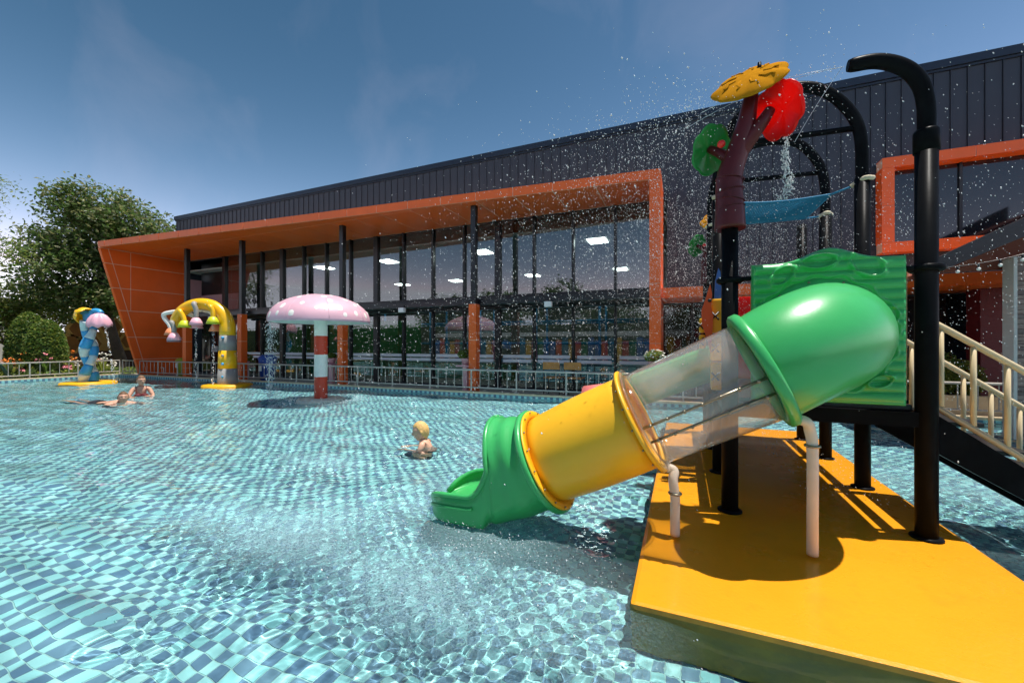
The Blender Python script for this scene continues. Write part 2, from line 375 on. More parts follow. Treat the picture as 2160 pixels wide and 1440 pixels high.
M_dglass = mat('dark window glass', rgb(30, 34, 40), .05, .05, spec=.8)
def emis(name, col, st):
    m = bpy.data.materials.new(name); m.use_nodes = True; b = m.node_tree.nodes['Principled BSDF']
    b.inputs['Base Color'].default_value = (.8, .8, .8, 1); b.inputs['Emission Color'].default_value = col; b.inputs['Emission Strength'].default_value = st; return m
M_lamp = emis('lit ceiling light panel', (.9, 1, .97, 1), 10.0)

YC, YG, ZS = 9.38, 10.8, 4.92
hall = thing('leisure_hall', 'dark metal clad hall with long orange canopy, slanted end wall and tall glass front', 'building', (-10, 12, 0.05))
def P(name, mb, m, par=None, **k): return mb.build(name, m, par or hall, **k)
def slab(mb, o, u, v, t):
    o, u, v = Vector(o), Vector(u), Vector(v); nrm = u.cross(v).normalized()*t
    q = [o, o+u, o+u+v, o+v]; q += [p+nrm for p in q]
    return mb.add(q, [(3, 2, 1, 0), (4, 5, 6, 7), (0, 1, 5, 4), (1, 2, 6, 5), (2, 3, 7, 6), (3, 0, 4, 7)], False)
# upper cladding: one board after another
cw = .25
def clad(x0, x1, z0, z1, name='cladding_board'):
    b = MB(); b.box(.006, cw-.006, 0, .02, z0, z1); b.box(0, .012, -.022, 0, z0, z1); o = b.build(name, M_clad, fix=False); me = o.data; bpy.data.objects.remove(o)
    k = round((x1-x0)/cw)
    for i in range(k):
        c = bpy.data.objects.new(name, me); COL.objects.link(c); c.parent = hall; c.location = Vector((x0+i*cw, YG-.02, 0))-BASE[hall.name]
clad(-20.6, -.35, 5.05, 6.8); clad(-.35, 9.4, 2.3, 6.8)
b = MB(); b.box(-20.58, 9.5, YG+.002, YG+.1, 4.9, 6.78); b.box(-20.6, -20.5, YG+.1, 22, 0, 6.78); b.box(9.4, 9.5, YG+.1, 22, 0, 6.78); b.box(-20.6, 9.5, 21.9, 22, 0, 6.78); b.box(-20.5, 9.4, YG+.1, 21.9, 6.7, 6.76); P('wall_frame', b, M_trim, fix=False)
b = MB(); b.box(-20.68, 9.6, YG-.09, YG+.03, 6.79, 6.95); b.box(-20.66, 9.6, YG-.055, YG+.02, 6.74, 6.789); P('roof_flashing', b, M_trim)
b = MB(); b.box(-.3, 9.4, YG+.003, YG+.1, 2.3, 4.9); P('wall_backing', b, M_trim)
# canopy
A = Vector((-19.95, 7.91, 0)); B = Vector((-.66, 9.36, 0)); AB = B-A; u = AB.normalized(); nrm = Vector((u.y, -u.x, 0))
def fy(x): return A.y+(x-A.x)/(B.x-A.x)*(B.y-A.y)
b = MB(); b.prism([(A.x, A.y+.003), (B.x, B.y+.003), (-.5, YG), (-20.05, YG)], 'z', ZS+.006, 5.115); P('canopy_core', b, M_seal)
for i in range(20):
    x0 = A.x+.38+(i-1)*.985 if i else A.x; x1 = A.x+.38+i*.985
    if i == 19: x1 = -.44
    g_ = .012; p0 = Vector((x0+g_, fy(x0+g_), ZS)); p1 = Vector((x1-g_, fy(x1-g_), ZS))
    b = MB(); slab(b, p0, p1-p0, (0, 0, .21), -.028 if False else .012); P('fascia_panel', b, M_or)
    # soffit boards behind that fascia panel
    ys = 9.05
    for a0, a1 in (((fy(x0)+.03, ys), (ys, YG-.03)) if fy(x1) < ys-.1 else ((fy(x0)+.03, YG-.03),)):
        b = MB(); y00 = max(a0, fy(x0)+.03) if a0 != ys else ys
        y01 = max(a0, fy(x1)+.03) if a0 != ys else ys
        q = [(x0+g_, y00+g_), (x1-g_, y01+g_), (x1-g_, a1-g_), (x0+g_, a1-g_)]
        b.prism(q, 'z', ZS, ZS+.02); P('soffit_panel', b, M_or)
# slanted end wall
b = MB(); b.prism([(7.93, 5.12), (9.22, 0), (YG, 0), (YG, 5.12)], 'x', -20.1, -19.957); P('end_wall_core', b, M_seal)
def ye(z): return 7.91+(9.2-7.91)*(1-z/5.12)
rows = [0, .73, 1.6, 2.62, 3.47, 4.37, 4.915]; g_ = .012
for z0, z1 in zip(rows, rows[1:]):
    z0 += g_; z1 -= g_; s_ = .22
    cells = [[(ye(z0), z0), (ye(z0)+s_, z0), (ye(z1)+s_, z1), (ye(z1), z1)]]
    a0, a1 = ye(z0)+s_+2*g_, ye(z1)+s_+2*g_
    if a0 < 8.8: cells += [[(a0, z0), (8.86, z0), (8.86, z1), (a1, z1)], [(8.88, z0), (YG-.03, z0), (YG-.03, z1), (8.88, z1)]]
    elif a1 < 8.7:
        zc = z0+(z1-z0)*(a0-8.87)/(a0-a1)
        cells += [[(8.86, zc), (8.86, z1), (a1, z1)], [(a0, z0), (YG-.03, z0), (YG-.03, z1), (8.88, z1), (8.88, zc)]]
    else: cells += [[(a0, z0), (YG-.03, z0), (YG-.03, z1), (a1, z1)]]
    for c in cells: b = MB(); b.prism(c, 'x', -19.97, -19.95); P('end_wall_panel', b, M_or)
    b = MB(); b.add([(-20.1, ye(z0)-.004, z0), (-19.955, ye(z0)-.004, z0), (-19.955, ye(z1)-.004, z1), (-20.1, ye(z1)-.004, z1), (-20.1, ye(z0)+.012, z0), (-19.955, ye(z0)+.012, z0), (-19.955, ye(z1)+.012, z1), (-20.1, ye(z1)+.012, z1)],
                    [(0, 1, 2, 3), (7, 6, 5, 4), (0, 4, 5, 1), (1, 5, 6, 2), (2, 6, 7, 3), (3, 7, 4, 0)]); P('edge_panel', b, M_or)
# orange fin at the other end of the canopy
b = MB(); b.box(-.655, -.442, 9.375, YG-.03, .05, 5.12); P('fin_core', b, M_seal)
zz = [.05, .62, 1.33, 2.34, 2.54+.1, 3.2, 4.05, 4.9, 5.13]
for z0, z1 in zip(zz, zz[1:]):
    b = MB(); b.box(-.665, -.432, 9.36, 9.374, z0+.008, z1-.008); b.box(-.441, -.431, 9.3745, YG-.04, z0+.008, z1-.008); b.box(-.667, -.656, 9.3745, YG-.04, z0+.008, z1-.008); P('fin_panel', b, M_or)
# columns: orange below, black above
for x in (-17.26, -14.13, -9.53, -5.01):
    c = P('column', MB().box(x-.07, x+.07, YC-.07, YC+.07, 2.36, ZS, bev=.006), M_blk)
    oc = P('column_casing', MB().box(x-.1, x+.1, YC-.1, YC+.1, .05, 2.36, bev=.008), M_seal, c)
    for z0, z1 in ((.05, .42), (.42, 1.42), (1.42, 2.362)):
        b = MB(); b.box(x-.106, x+.106, YC-.106, YC+.106, z0+.008, z1-.008, bev=.004); P('casing_panel', b, M_or, c)
# dark beams between the storeys
b = MB(); b.box(-17.4, -.67, 9.52, 9.66, 2.36, 2.5, bev=.006); P('front_beam', b, M_blk)
b = MB(); b.box(-19.9, -.67, YG-.16, YG+.06, 2.33, 2.73, bev=.006); P('storey_beam', b, M_blk)
b = MB(); b.box(-17.3, -.67, 9.66, YG-.16, 2.44, 2.48); P('ledge', b, M_blk)
# glazing
for k in range(-11, 4):
    x = -4.97+1.122*k; wide = k in (-11, -8, -4, 0); h = .085 if wide else .032
    b = MB(); b.box(x-h, x+h, YG-.08, YG+.05, .05, 2.329); b.box(x-h, x+h, YG-.08, YG+.05, 2.731, ZS-.001); P('mullion', b, M_blk)
    x2 = x+1.122-(.085 if k+1 in (-8, -4, 0) else .032); x1 = x+h
    if k == 3: x2 = -.67
    lo = P('pane', MB().box(x1, x2, YG-.006, YG+.006, .1, 2.329), M_glass, fix=False)
    for z0, z1 in ((.92, 1.01), (.795, .88)): P('film_strip', MB().box(x1+.07, x2-.07, YG-.0105, YG-.0075, z0, z1), M_film, lo)
    P('pane', MB().box(x1, x2, YG-.006, YG+.006, 2.731, ZS-.002), M_glass, fix=False)
b = MB(); b.box(-17.3, -.67, YG-.06, YG+.05, .05, .099); P('sill', b, M_blk)
for x, z in ((-15.9, 2.26), (-7.35, 2.28), (-3.0, 2.28)):
    fl_ = P('flood_light', MB().box(x-.09, x+.09, 9.36, 9.47, z-.06, z+.07, bev=.01), M_white); P('bracket', MB().box(x-.02, x+.02, 9.471, 9.53, z-.02, 2.42), M_blk, fl_)
# entrance
b = MB(); b.box(-19.94, -17.3, 11.4, 11.5, .05, 4.9); P('entrance_wall', b, M_blk)
b = MB(); b.box(-19.949, -19.93, YG, 11.4, 2.4, 4.17); P('entrance_panel', b, M_pink)
b = MB(); b.box(-19.9, -17.4, 11.37, 11.399, 2.6, 3.5); P('entrance_panel', b, M_pink)
for x in (-19.3, -18.25): 
    d_ = P('door', MB().box(x-.5, x+.5, 11.33, 11.37, .06, 2.2, bev=.005), M_dglass); P('handle', MB().tube([(x+.4, 11.29, .9), (x+.4, 11.29, 1.4)], .015, 8), M_white, d_)
for x in (-18.98, -18.76):
    nb = P('notice', MB().box(x-.1, x+.1, 11.31, 11.325, 1.0, 1.24), M_white); P('pictogram', MB().tube([(x-.04, 11.305, 1.06), (x+.03, 11.305, 1.13), (x-.03, 11.305, 1.16), (x+.04, 11.305, 1.2)], .008, 6).ball((x, 11.305, 1.2), .015, 1), M_blk, nb)
# letter and scrollwork on the glass
fc = bpy.data.curves.new('letter', 'FONT'); fc.body = 'R'; fc.size = .24; fc.extrude = .002; fc.materials.append(M_blk)
ft = bpy.data.objects.new('letter', fc); COL.objects.link(ft); ft.parent = hall; ft.rotation_euler = (R(90), 0, 0); ft.location = Vector((-14.62, YG-.012, 2.8))-BASE[hall.name]
lm = bpy.data.meshes.new_from_object(ft); lt = bpy.data.objects.new('letter', lm); COL.objects.link(lt); lt.parent = hall; lt.rotation_euler = ft.rotation_euler; lt.location = ft.location; bpy.data.objects.remove(ft)
for cx, sgn in ((-15.95, 1), (-15.55, -1)):
    pts = [(cx+sgn*.12*math.cos(a)*(1-a/14), YG-.012, 3.0+.13*math.sin(a)*(1-a/14)) for a in np.linspace(0, 9, 28)]+[(cx+sgn*.02, YG-.012, 2.8)]
    P('scroll_ornament', MB().tube(pts, .012, 6), M_blk)
# beam, frame and columns to the other side of the fin
b = MB(); b.box(-.43, 9.4, 9.48, YG-.03, 2.345, 2.535); P('side_beam_core', b, M_seal)
for i in range(7):
    x0 = -.43+i*1.42; x1 = min(9.4, x0+1.42)
    b = MB(); b.box(x0+.008, x1-.008, 9.455, 9.478, 2.34, 2.54); b.box(x0+.008, x1-.008, 9.479, YG-.04, 2.325, 2.343); P('beam_panel', b, M_or)
for x in (5.0, 8.2): P('column', MB().box(x, x+.4, 10.1, 10.5, .05, 2.324, bev=.006), mat('shade toned orange column', rgb(112, 30, 34), .5, .1))  # orange columns; their shade under the beam is put into the maroon colour
b = MB(); b.box(-.43, 9.4, YG+.02, YG+.03, .05, 2.29); P('dark_glazing', b, M_dglass)
for k in range(9): P('mullion', MB().box(k*1.1+.2, k*1.1+.26, YG-.05, YG+.015, .05, 2.3), M_blk)
fw = thing('orange_window_frame', 'boxed orange frame projecting round a dark window in the metal wall', 'window frame', (6, 10.6, 3.1))
x0, x1, z0, z1, t_ = 3.73, 9.2, 3.16, 5.07, .2; y0, y1 = 10.47, YG-.045
b = MB(); b.box(x0+.01, x1, y0+.012, y1, z0+.01, z0+t_-.01); b.box(x0+.01, x1, y0+.012, y1, z1-t_+.01, z1-.01); b.box(x0+.01, x0+t_-.01, y0+.012, y1, z0+t_-.01, z1-t_+.01); b.build('frame_core', M_seal, fw)
for xa, xb in ((x0, 5.13), (5.13, 6.55), (6.55, 7.95), (7.95, x1)):
    for za, sg in ((z0, 1), (z1-t_, 0)):
        l0 = xa+.008
        b = MB(); b.box(l0, xb-.008, y0, y0+.011, za, za+t_); b.box(l0, xb-.008, y0+.0115, y1, za-.002, za+.009); b.box(l0, xb-.008, y0+.0115, y1, za+t_-.009, za+t_+.002); b.build('frame_panel', M_or, fw)
for za, zb in ((z0+t_, 4.1), (4.1, z1-t_)):
    b = MB(); b.box(x0, x0+t_, y0, y0+.011, za+.006, zb-.006); b.box(x0-.002, x0+.009, y0+.0115, y1, za+.006, zb-.006); b.box(x0+t_-.009, x0+t_+.002, y0+.0115, y1, za+.006, zb-.006); b.build('frame_panel', M_or, fw)
for xa, xb in ((x0+t_, 5.0), (5.05, 6.6), (6.65, 9.2)): MB().box(xa+.012, xb, YG-.06, YG-.05, z0+t_+.003, z1-t_-.003).build('pane', M_dglass, fw)
for x in (5.0, 6.6): MB().box(x+.002, x+.048, YG-.1, YG-.045, z0+t_+.003, z1-t_-.003).build('mullion', M_blk, fw)
# interior
b = MB(); b.box(-20.4, 9.3, YG+.1, 21.8, 0, .06); P('interior_floor', b, M_ifloor)
b = MB(); b.box(-20.4, 9.3, YG+.12, 21.8, 4.5, 4.55); P('interior_ceiling', b, M_ceil)
b = MB(); b.box(-20.4, 9.3, 21.7, 21.8, .06, 4.5); b.box(-.6, -.5, YG+.1, 21.7, .06, 4.5); P('interior_wall', b, M_int)
for y in (12.5, 17.6):
    for x in (-2.4, -6.35, -10.4, -13.7):
        P('ceiling_light', MB().box(x-.27, x+.27, y-.3, y+.3, 4.475, 4.499), M_lamp, fix=False)
for i, (x0, x1, z1, m_) in enumerate(((-17.0, -13.3, 2.25, M_green), (-13.3, -9.3, 2.25, M_green), (-9.3, -5.3, .62, M_green), (-5.3, -.7, .66, M_blue))):
    P('painted_partition', MB().box(x0+.01, x1-.01, 13.0+.004*i, 13.1, .06, z1), m_)
b = MB()
ip = thing('indoor_play_frame', 'blue padded pipe climbing frame seen through the glass front', 'play frame', (-5, 13.5, .06))
for z in (.72, 1.35, 2.1, 2.9):
    for y in (13.4, 14.6): MB().tube([(-11.5, y, z), (-.8, y, z)], .045, 8).build('rail', M_pipe, ip)
for x in (-11.3, -9.1, -6.9, -4.7, -2.5):
    for y in (13.4, 14.6): MB().tube([(x, y, .06), (x, y, 3.0)], .045, 8).build('upright', M_pipe, ip)

# ------------------------------------------------------------------ railings round the pool
M_steel = mat('weathered galvanised rail', rgb(196, 190, 180), .42, .12, 8, metal=.15, dirt=.3, dcol=rgb(120, 96, 70))
def railing(name, label, horiz, a0, a1, c, group='railings round the pool', flip=1):
    p = (lambda t, z, o=0: (t, c+o, z)) if horiz else (lambda t, z, o=0: (c+o, t, z))
    t_ = thing(name, label, 'railing', p((a0+a1)/2, .115), group)
    MB().tube([p(a0, .66), p(a1, .66)], .024, 10).build('top_rail', M_steel, t_)
    MB().tube([p(a0, .215), p(a1, .215)], .018, 8).build('bottom_rail', M_steel, t_)
    bar = MB().tube([(0, 0, .233), (0, 0, .637)], .009, 6, cap=False).build('baluster', M_steel, fix=False); bm_ = bar.data; bpy.data.objects.remove(bar)
    pst = MB().tube([(0, 0, .17), (0, 0, .64)], .021, 8, cap=False); 
    pst.tube([(0, 0, .175), (0 if horiz else -.02*flip, -.02 if horiz else 0, .15), (0 if horiz else -.02*flip, -.02 if horiz else 0, .115)], .02, 8); pst.box(-.05, .05, -.05, .05, .1155, .125)
    po = pst.build('post', M_steel, fix=False); pm_ = po.data; bpy.data.objects.remove(po)
    n_ = round((a1-a0)/.25)
    for i in range(n_+1):
        t = a0+(a1-a0)*i/n_
        o = bpy.data.objects.new('post' if i % 5 == 0 else 'baluster', pm_ if i % 5 == 0 else bm_); COL.objects.link(o); o.parent = t_
        o.location = Vector(p(t, 0))-BASE[t_.name]
    return t_
rl = railing('pool_railing', 'long steel railing on the coping in front of the glass hall', True, -21.2, 9.0, 9.16)
rl2 = railing('pool_railing', 'steel railing on the coping in front of the flower garden', False, -4.6, 9.16, -21.42)
for x in (-18.6, -9.0, -6.2): MB().tube(smoothpath([(x, 9.2, .42), (x+.16, 9.2, .42), (x+.2, 9.2, .38), (x+.2, 9.2, .14)], 5), .016, 8).build('bent_pipe', M_steel, rl)

# ------------------------------------------------------------------ things along the hall front
M_leaf = mat('mid green leaves', (.11, .2, .035, 1), .5, .45, 9)
M_leafd = mat('dark green leaves', (.11, .165, .05, 1), .45, .5, 5)
M_leafy = mat('yellow green leaves', (.26, .3, .05, 1), .5, .35, 9)
M_leafo = mat('olive sunlit leaves', (.27, .27, .11, 1), .5, .5, 4)
for q in (M_leaf, M_leafd, M_leafy, M_leafo): glow_through(q, .45)
M_bark = mat('grey brown bark', rgb(84, 70, 58), .9, .3, 6, .6, 30)
M_pot = mat('pink painted concrete', rgb(226, 170, 178), .6, .08, dirt=.2)
M_flw = mat('white petals', rgb(246, 240, 226), .6, .05); M_fly = mat('yellow petals', rgb(250, 196, 70), .6, .1); M_flp = mat('pink petals', rgb(236, 150, 160), .6, .1)
M_flo = mat('orange petals', rgb(240, 140, 50), .6, .1)
def leaves(pts, size, nrm_up=.4, seed=0, aspect=.5):
    """one small folded leaf (2 quads) per point -> V, F"""
    r = np.random.default_rng(seed); n = len(pts)
    d = r.normal(size=(n, 3)); d[:, 2] = d[:, 2]*.6-.1; d /= np.linalg.norm(d, axis=1)[:, None]
    up = r.normal(size=(n, 3))*.7; up[:, 2] += nrm_up*2
    s = np.cross(d, up); s /= np.maximum(np.linalg.norm(s, axis=1), 1e-6)[:, None]; nn = np.cross(s, d)
    L_ = size*r.uniform(.6, 1.3, n)[:, None]; W_ = L_*aspect*.5
    a = pts-d*L_*.5; c = pts+d*L_*.5; m = pts+nn*W_*.3
    V = np.stack([a, m+s*W_, c, m-s*W_], 1)
    return V.reshape(-1, 3), (np.arange(n)[:, None]*4+np.array([[0, 1, 2, 3]]))
def leaf_obj(name, pts, size, m, parent, seed=0, aspect=.5, up=.4, kind=None):
    V, Fq = leaves(np.asarray(pts, float), size, up, seed, aspect); b = BASE.get(parent.name, Vector()); V = V-np.array(b[:])
    me = quadmesh(name, V, Fq); me.materials.append(m) if not isinstance(m, (list, tuple)) else [me.materials.append(q) for q in m]
    if isinstance(m, (list, tuple)):
        r = np.random.default_rng(seed+5); me.polygons.foreach_set('material_index', r.integers(0, len(m), len(Fq)).astype(np.int32))
    o = bpy.data.objects.new(name, me); COL.objects.link(o); o.parent = parent; BASE[o.name] = b; return o
def blobpts(c, rad, n, seed=0, shell=.55, top=None):
    r = np.random.default_rng(seed); d = r.normal(size=(n, 3)); d /= np.linalg.norm(d, axis=1)[:, None]
    q = (shell+(1-shell)*r.random(n)**.6)[:, None]; p = np.array(c)+d*q*np.array(rad)
    return p if top is None else p[p[:, 2] > top]
def pot_plant(name, label, x, y, zt, rad, flower, stand=True):
    t_ = thing(name, label, 'potted plant', (x, y, .05), 'potted plants on pink stands')
    if stand: MB().box(x-.07, x+.07, y-.07, y+.07, .05, zt-.2, bev=.01).build('stand', M_pot, t_); MB().box(x-.2, x+.2, y-.2, y+.2, zt-.199, zt-.16, bev=.008).build('stand_top', M_pot, t_)
    MB().lathe([(.0, 0), (.09, 0), (.14, .17), (.15, .18), (.13, .17), (0, .15)], 16, (x, y, zt-.158)).build('pot', M_pot, t_)
    leaf_obj('foliage', blobpts((x, y, zt+rad*.55), (rad, rad, rad*.62), 900, int(x*7) % 99), .06, [M_leaf, M_leafy], t_)
    if flower: leaf_obj('blossoms', blobpts((x, y, zt+rad*.6), (rad, rad, rad*.68), 110, 3, .9, zt+.1), .05, M_flw, t_, aspect=1)
pot_plant('potted_plant', 'small leafy plant in pink pot on slim stand behind the spotted mushroom column', -10.15, 9.55, .86, .16, False)
pot_plant('potted_plant', 'round clipped shrub on a pink pedestal by an orange column', -5.32, 9.5, .92, .22, False)
pot_plant('potted_plant', 'white flowering pot plant at the foot of the orange fin', -.55, 9.25, .92, .22, True)
pot_plant('potted_plant', 'dark leafy pot plant by the orange column next to the blue bin', -14.5, 9.75, .7, .24, False)
M_binb = mat('blue bin plastic', rgb(36, 76, 160), .45, .1); M_bing = mat('lime bin plastic', rgb(160, 166, 44), .45, .1)
def bin_(name, label, x, y, m, h):
    t_ = thing(name, label, 'bin', (x, y, .05)); c = (x, y, .05)
    MB().lathe([(0, 0), (.22, 0), (.28, h*.8), (.28, h*.8+.01)], 20, c).build('body', m, t_); MB().lathe([(.3, h*.8+.012), (.3, h*.86), (.2, h*.97), (0, h)], 20, c).build('lid', m, t_)
    MB().box(x-.07, x+.07, y-.285, y-.27, .4, .58).build('sticker', M_white, t_)
bin_('waste_bin', 'blue plastic waste bin with domed lid beside an orange column', -13.35, 9.75, M_binb, .92)
bin_('waste_bin', 'lime green plastic bin with domed lid by the slanted orange wall', -18.3, 9.85, M_bing, .75)
M_wood = mat('tan plywood', rgb(196, 132, 66), .5, .2, 8)
def chair(x, y, lab):
    t_ = thing('chair', lab, 'chair', (x, y, .05), 'wood backed chairs behind the railing'); w_ = .2
    for sx in (-1, 1):
        MB().tube([(x+sx*w_, y-.2, .05), (x+sx*w_, y-.18, .48), (x+sx*w_, y-.22, .86)], .012, 6).build('leg', M_blk, t_)
        MB().tube([(x+sx*w_, y+.2, .05), (x+sx*w_, y+.19, .47)], .012, 6).build('leg', M_blk, t_)
    MB().box(x-.21, x+.21, y-.2, y+.21, .48, .505, bev=.008).build('seat', M_wood, t_)
    MB().box(x-.21, x+.21, y-.235, y-.215, .7, .88, bev=.006).build('backrest', M_wood, t_)
chair(-2.95, 9.72, 'chair with tan plywood back and thin black legs behind the railing'); chair(-2.42, 9.72, 'chair with tan plywood back and thin black legs behind the railing')
# ------------------------------------------------------------------ play structure on its yellow platform
M_yel = mat('yellow epoxy paint', (.78, .31, .012, 1), .26, .07, 1.6, .16, 55, dirt=.4, dcol=(.36, .15, .01, 1), ds=3.2, coat=.25)
M_post = mat('black powder coated post', rgb(22, 23, 25), .34, .2, 4, .03, 60, coat=.0, spec=.02, dirt=.2, dcol=(.05, .05, .055, 1))
M_pg = mat('green rotomoulded plastic', (.05, .42, .115, 1), .3, .08, 2.5, .03, 70, coat=.1, dirt=.15, dcol=(.09, .4, .16, 1))
M_py = mat('yellow rotomoulded plastic', (.95, .485, .014, 1), .4, .06, 2.5, .03, 70, coat=.05, dirt=.15, dcol=(.7, .33, .02, 1))
M_pr = mat('red rotomoulded plastic', (.82, .02, .014, 1), .32, .06, 3, .02, 70, coat=.1)
M_prt = glow_through(mat('translucent red leaf', (.9, .02, .012, 1), .32, .06, 3), .55); M_pgt = glow_through(mat('translucent green leaf', (.03, .34, .07, 1), .32, .06, 3), .35)
M_mar = mat('maroon moulded bark', (.1, .012, .014, 1), .32, .25, 5, .08, 30, coat=.0, spec=.3)
M_amb = mat('mustard moulded leaf', (.46, .20, .012, 1), .45, .12, 5, .05, 40, coat=.0, spec=.0)
M_cream = mat('cream painted pipe', (.72, .56, .33, 1), .35, .08, 4, .02, 60, coat=.15)
M_pinkp = mat('pale cream support pipe', (.8, .66, .52, 1), .35, .08, 5, dirt=.2)
M_bluepl = mat('blue rotomoulded plastic', rgb(60, 110, 180), .35, .08)
M_orpl = mat('orange rotomoulded plastic', rgb(238, 92, 34), .35, .08)
M_coral = mat('coral pink plastic', rgb(238, 130, 124), .4, .06)
M_net = mat('blue rope', rgb(30, 124, 164), .7, .2, 30); M_tie = mat('cream rope tie', rgb(214, 200, 170), .8, .15)
M_bolt = mat('steel bolt', rgb(150, 140, 120), .3, .1, metal=.9)
M_clear = bpy.data.materials.new('clear acrylic'); M_clear.use_nodes = True; n = M_clear.node_tree; n.nodes.clear()
o_ = n.nodes.new('ShaderNodeOutputMaterial'); tr = n.nodes.new('ShaderNodeBsdfTransparent'); tr.inputs['Color'].default_value = (.96, .96, .955, 1)
gl = n.nodes.new('ShaderNodeBsdfGlossy'); gl.inputs['Roughness'].default_value = .09; tb_ = n.nodes.new('ShaderNodeBsdfTranslucent'); tb_.inputs['Color'].default_value = (.86, .84, .82, 1); db_ = n.nodes.new('ShaderNodeBsdfDiffuse'); db_.inputs['Color'].default_value = (.8, .78, .76, 1); df = n.nodes.new('ShaderNodeAddShader'); n.links.new(tb_.outputs[0], df.inputs[0]); n.links.new(db_.outputs[0], df.inputs[1])
fr = n.nodes.new('ShaderNodeFresnel'); thin_fresnel(n, fr, 1.5); m1 = n.nodes.new('ShaderNodeMixShader'); m2 = n.nodes.new('ShaderNodeMixShader')
nz = n.nodes.new('ShaderNodeTexNoise'); nz.inputs['Scale'].default_value = 3; nz.inputs['Detail'].default_value = 9; nz.inputs['Roughness'].default_value = .7
mrn = n.nodes.new('ShaderNodeMapRange'); mrn.inputs['From Min'].default_value = .35; mrn.inputs['From Max'].default_value = .75; mrn.inputs['To Min'].default_value = .035; mrn.inputs['To Max'].default_value = .12
tcn = n.nodes.new('ShaderNodeTexCoord'); l = n.links.new
l(tcn.outputs['Object'], nz.inputs['Vector']); l(nz.outputs['Fac'], mrn.inputs['Value']); l(mrn.outputs[0], m1.inputs['Fac']); l(tr.outputs[0], m1.inputs[1]); l(df.outputs[0], m1.inputs[2])
l(fr.outputs[0], m2.inputs['Fac']); l(m1.outputs[0], m2.inputs[1]); l(gl.outputs[0], m2.inputs[2]); l(m2.outputs[0], o_.inputs['Surface'])

b = MB(); b.box(-.24, 1.70, 2.06, 7.12, PZ+.006, .034, bev=.026)
plat = tag(b.build('play_platform', M_yel, origin=(.73, 4.5, PZ)), 'yellow painted concrete platform under the water play tower', 'platform')
plat.data.materials.append(mat('shade toned concrete side', (.22, .135, .01, 1), .6, .3, 6, .2, 20, dirt=.6, dcol=(.08, .09, .02, 1), ds=4))  # shade on the upright sides is put into this darker olive colour
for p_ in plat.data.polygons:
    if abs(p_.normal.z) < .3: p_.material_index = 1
plat.cycles.is_caustics_receiver = True

tower = thing('play_tower', 'water play tower on black posts with green panel and pipe arches', 'play structure', (.9, 5.0, .05))
def Q(name, mb, m, par=None, **k): return mb.build(name, m, par or tower, **k)
ZP = .035; DK = .88; rp = .058
LX, RX = .335, 1.475; YS = (3.5, 4.52, 5.53, 6.5)
for i, y in enumerate(YS):
    for x in (LX, RX):
        if i == 0 and x == RX: ztop = 2.66
        elif i == 0: ztop = 2.25
        elif i == 3: ztop = 2.55 if x == LX else 2.9
        else: ztop = 2.78
        p_ = Q('post', MB().tube([(x, y, ZP), (x, y, ztop)], rp, 24), M_post)
        Q('base_ring', MB().lathe([(rp+.001, .0), (.085, .0), (.085, .01), (rp+.001, .018)], 20, (x, y, ZP)), M_post, p_)
# curved spray cane on the first post
p_ = Q('cane_collar', MB().lathe([(rp, 0), (.066, .002), (.066, .13), (.06, .145), (.048, .146)], 24, (RX, 3.5, 2.56)), M_post)
cp = smoothpath([(RX, 3.5, 2.6), (RX, 3.5, 2.86), (1.44, 3.5, 3.03), (1.355, 3.5, 3.15), (1.22, 3.5, 3.225), (1.06, 3.5, 3.235)], 7)
Q('spray_cane', MB().tube(cp, [.047]*(len(cp)-3)+[.046, .044, .036], 20), M_post)
# pipe arches over the two middle pairs of posts
for y, zz in ((4.52, 3.69), (5.53, 3.66)):
    pts = smoothpath([(RX, y, 2.7), (RX-.01, y, 3.12), (1.40, y, 3.36), (1.24, y, 3.58), (1.05, y, zz), (.82, y, zz+.01), (.6, y, 3.6), (.42, y, 3.4), (LX, y, 3.1), (LX, y, 2.7)], 6)
    Q('arch', MB().tube(pts, .048, 18), M_post)
    Q('cross_bar', MB().tube([(.4, y, 3.27), (1.43, y, 3.23)], .026, 10), M_post)
# deck and its beams
for y0, y1 in zip(YS, YS[1:]):
    Q('deck', MB().box(LX+.062, RX-.062, y0+.02, y1-.02, DK-.02, DK+.02, bev=.006), M_blk)
b = MB()
for y in YS: b.box(LX+.05, RX-.05, y-.035, y+.035, DK-.12, DK-.021)
for x in (LX, RX): b.box(x-.03, x+.03, YS[0], YS[-1], DK-.119, DK-.022)
Q('deck_beam', b, M_post, fix=False)
